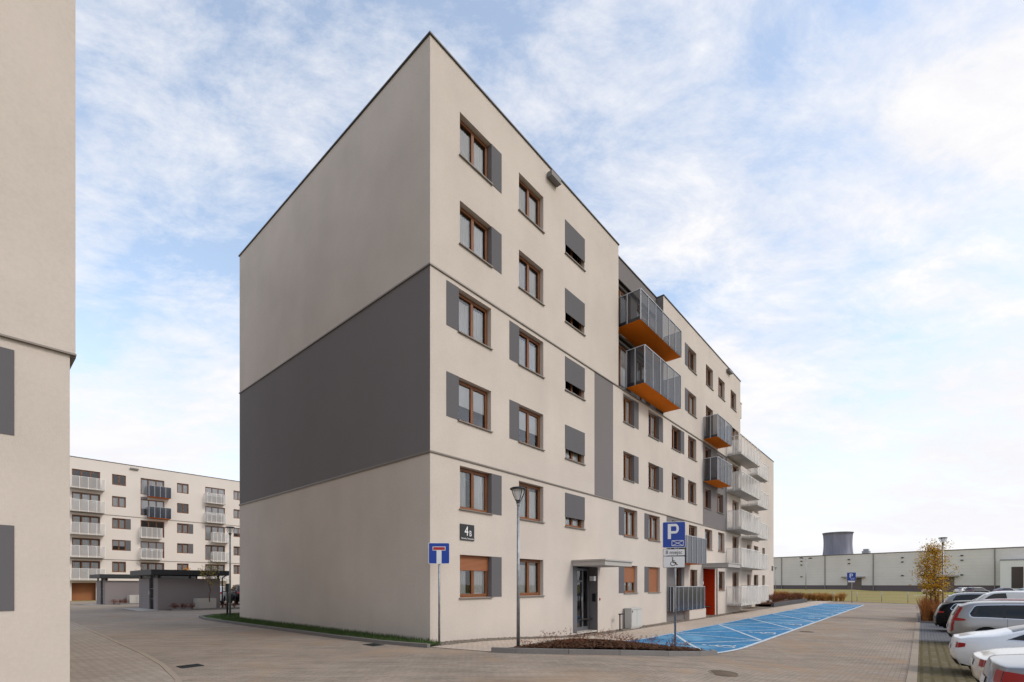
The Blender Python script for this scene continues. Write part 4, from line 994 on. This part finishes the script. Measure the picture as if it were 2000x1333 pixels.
# bed with tree between the bays on the right
sheet('tree_bed', [[(28.2, 10.72), (40, 10.72), (40, 12.9), (28.2, 12.9)]], .03, SOIL)
mb = MB(); raised(mb, [(40, 10.72), (28.2, 10.72), (28.2, 12.9)], .12, .09, .25); mb.build('kerb_tree', KERBM)['kind'] = 'structure'
random.seed(77)
clumps([(28.6 + .62 * i + random.uniform(-.1, .1), 10.98 + .42 * j + random.uniform(-.12, .12)) for i in range(9) for j in range(2)], 1.25, STRAWR, 'tall rust-brown ornamental grass in the bed around the staked autumn tree', 'rust-brown grasses around the autumn tree', 50, 190, .3, .007)
random.seed(78)
clumps([(63.5 + 1.1 * i + random.uniform(-.5, .5), -8.0 + .75 * j + random.uniform(-.5, .5)) for i in range(4) for j in range(15)], .95, STRAW, 'golden dry tussock of tall grass beyond the far end of the blue bays', 'golden dry grasses at the far end of the road', 60, 150, .7, .012)
# red shrubs and stone-edged bed at the far end of the main building
mb = MB(); 
random.seed(80)
shp = []
for i in range(16):
    u = 42 + i * 1.0 + random.uniform(-.3, .3); q = random.uniform(-.9, -.1) ; lab = 'dark red low shrub in the raised bed at the far end of the main block'
    loc = gp(u, q, .4)
    if i < 3: shp.append(twig_shrub(loc, .75, 90 + i, lab, 'dark red shrubs at the far end of the block', LEAFR, 40, 700, .9, tw=.006))
    else: c_ = copy_tree(shp[i % 3]); c_.location = loc; c_.rotation_euler = (0, 0, random.uniform(0, 6.28))
STONE = stucco('dark_stone', lin((84, 82, 84)), .15, 30, .5)
wl_ = empty('retaining_wall', gp(40.5, .35), ANG); tag(wl_, 'low dark stone edging wall of the raised bed past the white balconies', 'wall')
mb = MB(); mb.box(0, 17, -.02, .25, -.2, .38); mb.box(16.75, 17, .25, 2.3, -.2, .38); mb.build('wall', STONE, wl_)
mb = MB(); mb.box(.1, 16.75, .25, 2.2, .2, .3); mb.build('soil', SOIL, wl_)
# shrubs by the shelters
random.seed(81)
sh3 = []
for i, (u, q) in enumerate([(.5, -26.9), (.9, -26.7), (1.3, -26.4), (3.3, -26.2), (3.9, -26.2), (4.6, -26.1), (5.4, -26.2), (6.1, -26)]):
    lab = 'small reddish shrub at the foot of the nearer bin shelter'; loc = gp(u, q, .05)
    if i < 2: sh3.append(twig_shrub(loc, .42, 100 + i, lab, 'shrubs at the nearer bin shelter', LEAFR, 24, 300, .8))
    else: c_ = copy_tree(sh3[i % 2]); c_.location = loc; c_.rotation_euler = (0, 0, i)
for i, (u, q) in enumerate([(.3, -44.6), (.7, -44.3), (1.0, -44.1)]):
    c_ = copy_tree(sh3[i % 2]); c_.location = gp(u, q, .05); c_['label'] = 'small dark shrub at the foot of the farther bin shelter'; c_['group'] = 'shrubs at the farther bin shelter'

# ------------------------------------------------------------------ warehouse, tower, fence
wx0, wy0, wx1, wy1 = 102.4, 186.0, 143.0, 133.0
wlen = math.hypot(wx1 - wx0, wy1 - wy0); wang = math.atan2(wy1 - wy0, wx1 - wx0)
wh = empty('warehouse', (wx0, wy0, -.6), wang); tag(wh, 'long light grey warehouse hall across the field on the right', 'warehouse')
CLAD = Mat('cladding', lin((212, 206, 198)), .6, 0, .3); _v = CLAD.coord(); _w = CLAD.n('ShaderNodeTexWave', wave_type='BANDS', bands_direction='Z'); _w.inputs['Scale'].default_value = .32; _w.inputs['Distortion'].default_value = 0; CLAD.L.new(_v, _w.inputs[0])
CLAD.col(CLAD.mix(1.0, CLAD.ramp(CLAD.noise(_v, .12, 4, .6), [(.3, lin((206, 200, 192))), (.7, lin((220, 214, 206)))]), CLAD.ramp(_w.outputs['Fac'], [(0, g(.94)), (.08, g(1)), (1, g(1))]), 'MULTIPLY')); CLAD.bump(_w.outputs['Fac'], .2, .03); CLAD = CLAD.m
H_ = 12.9; X0, X1 = -22, 75
mb = MB(); mb.box(X0, X1, 0, 60, 2.0, H_ - .25); mb.build('wall', CLAD, wh)
mb = MB(); mb.box(X0, X1, .15, 59, -.4, 2.0); mb.build('plinth', simple('plinth_brown', (98, 88, 90), .8), wh)
mb = MB(); mb.box(X0 - .1, X1 + .1, -.12, 60, H_ - .25, H_); mb.build('roof_trim', simple('trim_dark', (92, 84, 80), .6), wh)
def wpx(px):     # local x on the warehouse wall seen at picture column px
    t_ = (px - 1000) / 930; dx_, dy_ = math.cos(wang), math.sin(wang); return (t_ * wy0 - wx0) / (dx_ - t_ * dy_)
for x in (2.8, 17.6, 32.0, 48.0, 61.0):
    mb = MB(); mb.box(x - .11, x + .11, -.25, -.003, .3, H_ - .26); mb.build('downpipe', simple('pipe_grey', (128, 124, 120), .6), wh)
for x in (9.8, 25.0, 39.8, 54.0):
    mb = MB()
    for z in (11.0, 9.6, 5.2): mb.box(x - .3, x + .3, -.35, -.003, z - .15, z + .15)
    mb.build('wall_lamp', DARKMET, wh)
for x, wd in ((24.5, 5.4), (47.5, 6.0)):
    mb = MB(); mb.box(x, x + wd - 1.2, -.06, -.003, 2.0, 4.6); mb.box(x, x + wd - 1.2, .0, .14, -.3, 2.0); mb.build('dock_door', simple('dock_brown', (104, 92, 88), .7), wh)
    mb = MB(); mb.box(x - 1.4, x + wd - .2, -1.6, -.07, 4.6, 5.0); mb.build('canopy', simple('canopy_grey', (136, 130, 124), .7), wh)
# lower white office front
of = MB(); OX0, OX1 = wpx(1957), 78
of.box(OX0, OX1, -3.0, -.01, -.3, 9.3); OFF = stucco('office_white', lin((226, 223, 219)), .03); ow = of.build('office', OFF, wh)
mb = MB(); mb.box(OX0 - .1, OX1, -3.1, -3.0, 9.0, 9.4); mb.build('office_trim', GALV, ow)
GLD = tinted('office_glass', lin((66, 58, 56)), 1, .08)
for a, b in ((OX0 + 2.2, OX0 + 4.5), (OX0 + 5.6, OX0 + 9.0), (OX0 + 10, OX0 + 13.5)):
    if b > 77: break
    mb = MB(); mb.box(a, b, -3.05, -3.0, 1.2, 7.2); mb.build('window', GLD, ow)
mb = MB(); mb.box(27, 29, 6, 8, H_, H_ + 1.2); mb.box(27.3, 28.7, 6.3, 7.7, H_ + 1.2, H_ + 1.9); mb.build('roof_fan', GALV, wh)
ct = empty('cooling_tower', (624, 912, -2)); tag(ct, 'dark blue-grey hyperbolic cooling tower rising behind the warehouse roof', 'cooling tower')
TW = Mat('tower_concrete_hazed', lin((118, 120, 136)), .9, 0, .2); _v = TW.coord(scale=(1, 1, .12)); TW.col(TW.ramp(TW.noise(_v, .12, 6, .6), [(.3, lin((112, 114, 130))), (.55, lin((132, 133, 148))), (.75, lin((152, 152, 164)))])); TW = TW.m  # blue-grey of distance haze is put into the concrete colour
def hyp(z): zn = 82; return 23.0 * math.sqrt(1 + ((z - zn) / 58) ** 2)
prof = [(hyp(z), z) for z in [0, 10, 20, 30, 40, 50, 58, 66, 74, 82, 90, 96, 101]]
mb = MB(); mb.lathe(prof + [(hyp(101) + 1.0, 101), (hyp(101) + 1.0, 102.6), (hyp(101) - 1.2, 102.6)] + [(r - 1.2, z) for r, z in reversed(prof)], 64); mb.build('shell', TW, ct)
# low mesh fence across the end of the road
fe = empty('mesh_fence', (*P(66, 2), -.45), ANG + R(90)); tag(fe, 'thin grey wire fence between the road end and the field', 'fence')
for k in range(-14, 8):
    mb = MB(); mb.tube([(-k * 2.5, 0, -.1), (-k * 2.5, 0, 1.3)], .03, 5); mb.build('post', GALV, fe)
mb = MB()
for z in (.1, .5, .9, 1.25): mb.tube([(-20, 0, z), (35, 0, z)], .008, 3, cap=False)
for k in range(0, 276): mb.tube([(-20 + k * .2, 0, .1), (-20 + k * .2, 0, 1.25)], .003, 3, cap=False)
mb.build('wire_panel', GALV, fe)

# ------------------------------------------------------------------ cars
def interp(tab, x):
    if x <= tab[0][0]: return tab[0][1]
    for (a, va), (b, vb) in zip(tab, tab[1:]):
        if x <= b:
            t_ = (x - a) / (b - a); t_ = t_ * t_ * (3 - 2 * t_) if len(tab) < 0 else t_; return va + (vb - va) * t_
    return tab[-1][1]
def smooth_tab(tab, n=60):      # Catmull-Rom resample
    xs = [p[0] for p in tab]; ys = [p[1] for p in tab]; out = []
    for k in range(n + 1):
        x = xs[0] + (xs[-1] - xs[0]) * k / n
        i = max(j for j in range(len(xs)) if xs[j] <= x + 1e-9); i = min(i, len(xs) - 2)
        h = xs[i + 1] - xs[i]; t_ = (x - xs[i]) / h
        m0 = (ys[i + 1] - ys[i - 1]) / (xs[i + 1] - xs[i - 1]) if i > 0 else (ys[1] - ys[0]) / h
        m1 = (ys[i + 2] - ys[i]) / (xs[i + 2] - xs[i]) if i + 2 < len(xs) else (ys[i + 1] - ys[i]) / h
        out.append((x, (2 * t_ ** 3 - 3 * t_ ** 2 + 1) * ys[i] + (t_ ** 3 - 2 * t_ ** 2 + t_) * h * m0 + (-2 * t_ ** 3 + 3 * t_ ** 2) * ys[i + 1] + (t_ ** 3 - t_ ** 2) * h * m1))
    return out
def paint(name, c, metal=.3, rough=.3, coat=.8):
    m = Mat(name, lin(c), rough, metal, .5); m.b.inputs['Coat Weight'].default_value = coat; m.b.inputs['Specular IOR Level'].default_value = .5 if coat > .5 else .15; m.b.inputs['Coat Roughness'].default_value = .06; return m.m
TAIL = Mat('tail_light', lin((150, 10, 12)), .35, 0, .4); TAIL.b.inputs['Coat Weight'].default_value = .15; TAIL = TAIL.m
TYRE = simple('tyre', (24, 24, 25), .85); RIM = simple('rim', (140, 142, 146), .3, .8); UNDER = simple('underbody', (14, 14, 15), .9)
CHROME = simple('chrome_trim', (200, 200, 204), .2, .9)
def make_car(name, loc, rz, col, spec, label, group=None, detail=True):
    """x forward from the tail, y left, z up"""
    t = empty(name, loc, rz); tag(t, label, 'van' if 'van' in name else 'car', group)
    L_, W_ = spec['L'], spec['W'] / 2; top = smooth_tab(spec['top']); belt = spec['belt']; rear = spec['rear']; front = spec['front']
    wx = spec['wheels']; R_ = spec.get('wr', .33); Ra = R_ + .055; sill = .22
    def zt(x): return interp(top, x)
    def zb(x): return min(interp(belt, x), zt(x) - .05)
    def hw(x):
        a = max(0, 1 - x / .75); b = max(0, 1 - (L_ - x) / .9); return W_ * (1 - .17 * a ** 2.2 - .22 * b ** 2.2)
    def zl(x):
        z = sill + .10 * max(0, 1 - x / .5) + .05 * max(0, 1 - (L_ - x) / .5)
        for c_ in wx:
            if abs(x - c_) < Ra: z = max(z, R_ + math.sqrt(max(0, Ra ** 2 - (x - c_) ** 2)) - .02)
        return z
    tumble = spec.get('tumble', .36)
    def yside(x, z):
        b = zb(x); w_ = hw(x)
        if z <= b:
            if z < .55: return w_ * (1 - .07 * ((.55 - z) / .4) ** 2)
            k = (z - .55) / max(.05, b - .55); return w_ * (1 - .045 * k ** 2 + .012 * math.sin(k * 3.14))
        return w_ * .955 - tumble * (z - b) - .10 * (z - b) ** 2
    def warp(x, z):
        s_ = max(0, 1 - x / 1.3); f_ = max(0, 1 - (L_ - x) / 1.3)
        return x + interp(rear, z) * s_ ** 1.5 - interp(front, z) * f_ ** 1.5
    def pt(x, y, z): return (warp(x, z), y, z)
    xs = set(k * L_ / 70 for k in range(71))
    for c_ in wx:
        for k in range(-12, 13): xs.add(c_ + Ra * math.sin(k / 12 * math.pi / 2))
    for e in (0.03, .07, .12, L_ - .03, L_ - .07): xs.add(e)
    xs = sorted(x for x in xs if 0 <= x <= L_); xs = [x for i, x in enumerate(xs) if i == 0 or x - xs[i - 1] > .004]
    body = MB(); rows = []
    NS, NG, NR = 9, 6, 9
    for x in xs:
        a = zl(x); b = zb(x); c_ = zt(x); r = []
        a = min(a, b - .03)
        for k in range(NS + 1): z = a + (b - a) * k / NS; r.append((yside(x, z), z))
        rr = min(.09, (c_ - b) * .45); zr = c_ - rr
        for k in range(1, NG + 1): z = b + (zr - b) * k / NG; r.append((yside(x, z), z))
        y_r = yside(x, zr)
        for k in range(1, NR + 1):
            th = k / NR * math.pi / 2; r.append((y_r * (math.cos(th) ** .55 if k < NR else 0), zr + rr * math.sin(th) ** 1.0))
        rows.append([pt(x, y, z) for y, z in r])
    M_ = len(rows[0])
    for side in (1, -1):
        base = len(body.v)
        for r in rows: body.v += [(p[0], p[1] * side, p[2]) for p in r]
        for i in range(len(rows) - 1):
            for j in range(M_ - 1):
                q_ = (base + i * M_ + j, base + (i + 1) * M_ + j, base + (i + 1) * M_ + j + 1, base + i * M_ + j + 1)
                body.f.append(q_ if side < 0 else q_[::-1]); body.m.append(0); body.sm.append(True)
    # end caps, slightly bulged
    def cap(row, sgn, bul, z0=None):
        n = 10; base = len(body.v)
        for (x, y, z) in row:
            for k in range(n + 1):
                f = -1 + 2 * k / n; body.v.append((x + sgn * bul * (1 - abs(f) ** 2.4), y * f, z))
        for j in range(len(row) - 1):
            for k in range(n):
                body.f.append((base + j * (n + 1) + k, base + j * (n + 1) + k + 1, base + (j + 1) * (n + 1) + k + 1, base + (j + 1) * (n + 1) + k)); body.m.append(0); body.sm.append(True)
    cap(rows[0], -1, .10); cap(rows[-1], 1, .12)
    bo = body.build('body', col, t); weld(bo, .002)
    und = MB(); und.box(.25, L_ - .25, -W_ * .72, W_ * .72, .18, .62); und.box(.1, L_ - .1, -W_ * .6, W_ * .6, .24, .34); und.build('underbody', UNDER, t)
    for c_ in wx:
        for s_ in (1, -1):
            if detail or True:
                wb = MB(); yo = s_ * (W_ - .045); yi = s_ * (W_ - .26)
                prof_ = [(yi, R_ * .6), (yi, R_ * .97), (yi + s_ * .03, R_), (yo - s_ * .03, R_), (yo, R_ * .94), (yo, R_ * .68)]
                n = 28
                for i in range(len(prof_) - 1):
                    for k in range(n):
                        a0, a1 = 2 * math.pi * k / n, 2 * math.pi * (k + 1) / n
                        q_ = [(c_ + prof_[i][1] * math.cos(a0), prof_[i][0], R_ + prof_[i][1] * math.sin(a0)), (c_ + prof_[i][1] * math.cos(a1), prof_[i][0], R_ + prof_[i][1] * math.sin(a1)),
                              (c_ + prof_[i + 1][1] * math.cos(a1), prof_[i + 1][0], R_ + prof_[i + 1][1] * math.sin(a1)), (c_ + prof_[i + 1][1] * math.cos(a0), prof_[i + 1][0], R_ + prof_[i + 1][1] * math.sin(a0))]
                        wb.face(q_, 0, True)
                wo_ = wb.build('wheel', TYRE, t); weld(wo_, .001)
                rm = MB(); ring = [(c_ + R_ * .67 * math.cos(2 * math.pi * k / n), yo - s_ * .06, R_ + R_ * .67 * math.sin(2 * math.pi * k / n)) for k in range(n)]
                rm.face(ring if s_ < 0 else ring[::-1], 1)
                for k in range(5):
                    a0 = 2 * math.pi * k / 5 + .3; ca, sa = math.cos(a0), math.sin(a0); w0 = R_ * .13
                    for q_ in ([(c_ - sa * w0, yo - s_ * .015, R_ + ca * w0), (c_ + sa * w0, yo - s_ * .015, R_ - ca * w0), (c_ + ca * R_ * .68 + sa * w0 * .7, yo - s_ * .01, R_ + sa * R_ * .68 - ca * w0 * .7), (c_ + ca * R_ * .68 - sa * w0 * .7, yo - s_ * .01, R_ + sa * R_ * .68 + ca * w0 * .7)],):
                        rm.face(q_, 0)
                rm.build('rim', [RIM, UNDER], wo_)
    def patch(x0, x1, zlo, zhi, off, nx=28, nz=8, side=1):
        """curved patch on the body side between two height curves"""
        m_ = MB(); base = 0
        for i in range(nx + 1):
            x = x0 + (x1 - x0) * i / nx; a, b = zlo(x), zhi(x)
            for k in range(nz + 1):
                z = a + (b - a) * k / nz; xx, yy, zz = pt(x, yside(x, z) + off, z); m_.v.append((xx, side * yy, zz))
        for i in range(nx):
            for k in range(nz):
                q_ = (i * (nz + 1) + k, (i + 1) * (nz + 1) + k, (i + 1) * (nz + 1) + k + 1, i * (nz + 1) + k + 1)
                m_.f.append(q_ if side < 0 else q_[::-1]); m_.m.append(0); m_.sm.append(True)
        return m_
    g0, g1 = spec['glass']
    def gzlo(x): return interp(belt, x) + .045
    def gzhi_raw(x): return zt(x) - spec.get('gtop', .14)
    ga, gb = spec.get('gr', (.18, .3))
    def gfun(x, kind, ex=0.0):
        e0 = min(1, max(0, (x - g0 + ex) / ga)); e1 = min(1, max(0, (g1 + ex - x) / gb)); k = min(1 - (1 - e0) ** 2.2, 1 - (1 - e1) ** 2.0)
        lo = gzlo(x) - ex; hi = max(lo + .01, gzhi_raw(x) + ex); piv = spec.get('piv', .35); mid = lo + (hi - lo) * piv
        return mid + ((lo if kind == 0 else hi) - mid) * max(k, .02)
    if spec.get('side_glass', True):
        for side in (1, -1):
            if spec.get('chrome'): patch(g0 - .03, g1 + .03, lambda x: gfun(x, 0, .028), lambda x: gfun(x, 1, .028), .004, 40, 6, side).build('window_trim', CHROME, t)
            go = patch(g0, g1, lambda x: gfun(x, 0), lambda x: gfun(x, 1), .008, 44, 8, side).build('side_window', CARGLASS, t)
            for px_ in spec.get('pillars', ()):
                patch(px_, px_ + .06, lambda x: gfun(x, 0) - .005, lambda x: gfun(x, 1) + .005, .011, 3, 8, side).build('pillar_trim', simple('pillar', (12, 12, 13), .4) if 'pillar' not in bpy.data.materials else bpy.data.materials['pillar'], go)
    # taillights: side wrap
    for tl in spec.get('tails', ()):
        for side in (1, -1):
            patch(0.0, tl[0], lambda x: tl[1] + (tl[3] - tl[1]) * (x / tl[0]), lambda x: tl[2] + (tl[4] - tl[2]) * (x / tl[0]), .010, 12, 5, side).build('tail_light', TAIL, t)
    # rear wrap on the cap
    def rearpatch(y0, y1, z0, z1, off, mat, nm):
        m_ = MB(); ny, nz = 14, 8
        for j in range(nz + 1):
            z = z0 + (z1 - z0) * j / nz; yr = yside(0, min(z, zt(0) - .02))
            for k in range(ny + 1):
                f = y0 + (y1 - y0) * k / ny; m_.v.append((warp(0, z) - .10 * (1 - abs(f) ** 2.4) - off, yr * f, z))
        for j in range(nz):
            for k in range(ny):
                a = j * (ny + 1) + k; m_.f.append((a, a + ny + 1, a + ny + 2, a + 1)); m_.m.append(0); m_.sm.append(True)
        return m_.build(nm, mat, t)
    for tl in spec.get('tails', ()):
        for s_ in (-1, 1): rearpatch(s_ * (1 - tl[5]), s_ * 1.0, tl[1], tl[2], .008, TAIL, 'tail_light')
    if 'rearglass' in spec: z0_, z1_, ww = spec['rearglass']; rearpatch(-ww, ww, z0_, z1_, .008, CARGLASS, 'rear_window')
    if detail: rearpatch(-.3, .3, .62, .74, .012, SWHITE, 'number_plate'); rearpatch(-.9, .9, .26, .40, .006, UNDER, 'bumper_trim')
    # sloping glass on top (windscreen / fastback window)
    for (x0, x1, ww, dz) in spec.get('topglass', ()):
        m_ = MB(); nx, ny = 16, 12
        for i in range(nx + 1):
            x = x0 + (x1 - x0) * i / nx; c_ = zt(x); b = zb(x); rr = min(.09, (c_ - b) * .45); yr = yside(x, c_ - rr) * ww
            for k in range(ny + 1):
                f = -1 + 2 * k / ny; th_z = rr * (1 - abs(f) ** 2.8 * .5) ; m_.v.append((warp(x, c_), yr * f, c_ - rr + rr * math.sqrt(max(0, 1 - min(1, abs(f * ww)) ** (2 / .55))) + dz))
        for i in range(nx):
            for k in range(ny): a = i * (ny + 1) + k; m_.f.append((a, a + ny + 1, a + ny + 2, a + 1)); m_.m.append(0); m_.sm.append(True)
        m_.build('windscreen' if x0 > L_ / 2 else 'rear_window', CARGLASS, t)
    if detail and spec.get('handle', True):
        for side in (1, -1):
            for hx in spec.get('handles', (1.9, 2.9)):
                h_ = MB(); z = interp(belt, hx) - .11; y = side * (yside(hx, z) + .02); h_.tube([(hx, y - side * .03, z), (hx + .03, y, z), (hx + .17, y, z - .002), (hx + .2, y - side * .03, z)], .012, 6); h_.build('door_handle', col if not spec.get('chrome') else CHROME, t)
    # door seams as thin grooves laid on the side
    if detail:
        for side in (1, -1):
            for sx in spec.get('seams', (1.45, 2.5, 3.5)):
                patch(sx, sx + .008, lambda x: max(zl(x), sill) + .04, lambda x: interp(belt, x) + .02, .003, 1, 10, side).build('door_seam', UNDER, t)
    return t
SUV = dict(L=4.6, W=1.86, wheels=(.92, 3.6), wr=.35, top=[(0, 1.50), (.25, 1.56), (1.0, 1.64), (2.2, 1.66), (2.9, 1.58), (3.55, 1.14), (3.8, 1.02), (4.4, .9), (4.6, .78)], belt=[(0, 1.02), (1.0, 1.03), (2.5, .98), (3.5, .95), (4.6, .7)],
           rear=[(.2, .10), (.45, 0), (.75, .01), (.95, .08), (1.15, .16), (1.55, .42)], front=[(.2, .1), (.5, 0), (.9, .12)], glass=(.36, 3.3), gr=(.12, .6), tails=[(.34, .88, 1.06, .94, .99, .22)], rearglass=(1.1, 1.46, .8), topglass=[(2.95, 3.5, .9, .006)], pillars=(1.35, 2.35), tumble=.3, piv=.3)
MPV = dict(SUV); MPV.update(chrome=True, L=4.7, wheels=(.95, 3.7), tails=[(.34, .90, 1.04, .93, .98, .16), (.09, 1.02, 1.42, 1.04, 1.40, .10), (.05, .5, .9, .55, .88, .08)], glass=(.42, 3.4), rear=[(.2, .10), (.45, 0), (.75, .01), (.95, .06), (1.15, .12), (1.55, .33)], top=[(0, 1.50), (.3, 1.585), (1.0, 1.64), (2.3, 1.66), (3.0, 1.56), (3.65, 1.14), (3.9, 1.03), (4.5, .9), (4.7, .78)])
COUPE = dict(L=4.7, W=1.85, wheels=(1.05, 3.8), wr=.335, top=[(0, .95), (.2, 1.01), (.7, 1.10), (1.3, 1.27), (2.0, 1.37), (2.6, 1.375), (3.1, 1.27), (3.75, .97), (4.4, .82), (4.7, .66)], belt=[(0, .86), (.9, .91), (2.5, .90), (3.6, .88), (4.7, .6)],
             rear=[(.2, .14), (.42, .02), (.6, 0), (.86, .05), (1.0, .10)], front=[(.2, .1), (.5, 0), (.9, .15)], glass=(.85, 3.4), gr=(.6, .6), tails=[(.13, .70, .83, .74, .82, .12)], topglass=[(.95, 1.75, .9, .005), (2.75, 3.55, .9, .006)], chrome=True, pillars=(1.95,), tumble=.42, piv=.15, gtop=.09, handles=(2.2,), seams=(2.05, 3.3))
SALOON = dict(COUPE); SALOON.update(L=4.6, top=[(0, .97), (.25, 1.0), (.75, 1.08), (1.4, 1.32), (2.0, 1.43), (2.7, 1.43), (3.2, 1.3), (3.8, 1.0), (4.4, .86), (4.6, .7)], tails=[(.42, .74, .90, .85, .87, .25)], belt=[(0, .9), (.9, .94), (2.5, .93), (3.6, .9), (4.6, .62)], glass=(.95, 3.5), chrome=False)
CROSS = dict(SALOON); CROSS.update(L=4.3, W=1.8, wheels=(.85, 3.4), top=[(0, 1.02), (.2, 1.08), (.6, 1.3), (1.1, 1.5), (2.0, 1.55), (2.6, 1.5), (3.3, 1.08), (4.0, .92), (4.3, .76)], belt=[(0, .98), (1, .98), (2.5, .95), (3.4, .92), (4.3, .66)], tails=[(.45, .86, 1.03, .97, 1.01, .35)], glass=(.6, 3.1), gr=(.5, .6), topglass=[(.25, .85, .85, .006), (2.65, 3.25, .9, .006)], gtop=.1, wr=.34)
VAN = dict(L=5.2, W=1.92, wheels=(.95, 4.15), wr=.33, top=[(0, 1.84), (.2, 1.88), (2.0, 1.9), (3.4, 1.88), (3.85, 1.72), (4.45, 1.22), (4.7, 1.08), (5.0, .95), (5.2, .8)], belt=[(0, 1.0), (3, 1.05), (4.4, 1.02), (5.2, .7)], rear=[(.2, .05), (.5, 0), (1.9, .08)], front=[(.2, .08), (.5, 0), (.9, .1)],
           glass=(3.05, 4.3), gr=(.06, .75), tails=[(.08, 1.0, 1.4, 1.0, 1.4, .12)], topglass=[(3.85, 4.5, .92, .006)], tumble=.13, piv=.12, gtop=.12, pillars=(), seams=(3.0, 4.0), handles=(3.2,))
HA = math.atan2(NN[1], NN[0])       # heading away from the road
def car(u, q, spec, *a, rz=None, name='parked_car', dz=0.0, **k):    # u = near side, q = tail
    cu = u + spec['W'] / 2; return make_car(name, (*P(cu, q), zg(cu, q + 1) + dz - .005), HA if rz is None else rz, *a[:1], spec, *a[1:], **k)
GRP = None
car(-.35, 11.5, SALOON, paint('paint_grey', (132, 136, 142), .6), 'grey car with a large red tail light at the bottom right corner of the photo')
car(2.45, 11.55, SALOON | dict(tails=[(.12, .66, .78, .72, .76, .2)], top=[(0, .8), (.25, .88), (.75, .96), (1.4, 1.2), (2.0, 1.36), (2.7, 1.38), (3.2, 1.26), (3.8, .96), (4.4, .82), (4.6, .66)], belt=[(0, .74), (.9, .88), (2.5, .9), (3.6, .86), (4.6, .6)]), paint('paint_ivory', (214, 210, 200), .1), 'ivory white crossover parked between the grey car and the white coupe')
car(6.9, 11.4, COUPE, paint('paint_white', (226, 229, 232), .1), 'white coupe with chrome-edged side window parked tail to the road')
car(15.2, 11.6, MPV, paint('paint_silver', (150, 149, 148), .6), 'silver grey people carrier with chrome window trim parked behind the white coupe')
car(21.4, 11.3, SUV | dict(chrome=True, glass=(.42, 3.3), W=1.84, top=[(0, 1.36), (.3, 1.44), (1.0, 1.5), (2.2, 1.52), (2.9, 1.46), (3.55, 1.1), (3.8, 1.0), (4.4, .88), (4.6, .78)], rearglass=(1.08, 1.3, .8), tails=[(.2, .9, 1.0, .92, .98, .22)]), paint('paint_black', (5, 6, 9), 0, .25, .15), 'black estate car with chrome window trim parked beyond the silver car')
car(24.6, 12.2, CROSS, paint('paint_maroon', (120, 34, 44), .3), 'dark red car mostly hidden between the black car and the white van')
v_ = make_car('parked_van', (*P(28.6, 17.3), zg(30, 12)), HA + math.pi, paint('paint_vanwhite', (216, 216, 212), .05), VAN, 'white delivery van parked nose towards the road behind the other cars')
car(35.4, 11.9, SUV | dict(top=[(0, 1.5), (.25, 1.6), (1.0, 1.7), (2.2, 1.72), (2.9, 1.6), (3.55, 1.16), (3.8, 1.04), (4.4, .9), (4.6, .78)]), paint('paint_grey2', (150, 152, 154), .5), 'light grey off-roader parked behind the street lamp and the autumn tree')
car(32.6, 12.6, CROSS, paint('paint_bluegrey', (70, 78, 92), .5), 'dark blue-grey car half hidden behind the street lamp')
FARG = None
def farcar(x, y, rz, c, lab, spec=CROSS):
    make_car('parked_car', (x, y, -.56), rz, paint('far_paint', c, .3), spec, lab, detail=False)
farcar(100.5, 116, R(8), (206, 206, 206), 'tiny white car left of the autumn tree trunk in the warehouse car park')
farcar(105.5, 113, R(4), (200, 202, 204), 'tiny white car seen through the autumn tree in the warehouse car park')
farcar(103.3, 108, R(2), (66, 62, 68), 'tiny dark car right of the autumn tree in front of the warehouse', SUV)
farcar(106.5, 105, R(-10), (72, 74, 104), 'tiny blue car in front of the brown warehouse base')
farcar(98.5, 93, R(-12), (170, 182, 190), 'tiny pale blue car in front of the white office front')
# cars in the gap left of the main building
make_car('parked_car', (*P(4.4, -33.0), zg(5, -30) + .06), ANG + R(62), paint('paint_white3', (200, 202, 204), .1), CROSS, 'white car showing behind the black car at the left edge of the main block')
make_car('parked_car', (*P(7.0, -32.0), zg(5, -30) + .06), ANG + R(80), paint('paint_black2', (5, 6, 9), 0, .25, .15), SUV, 'black car parked behind the lamp at the left edge of the main block')
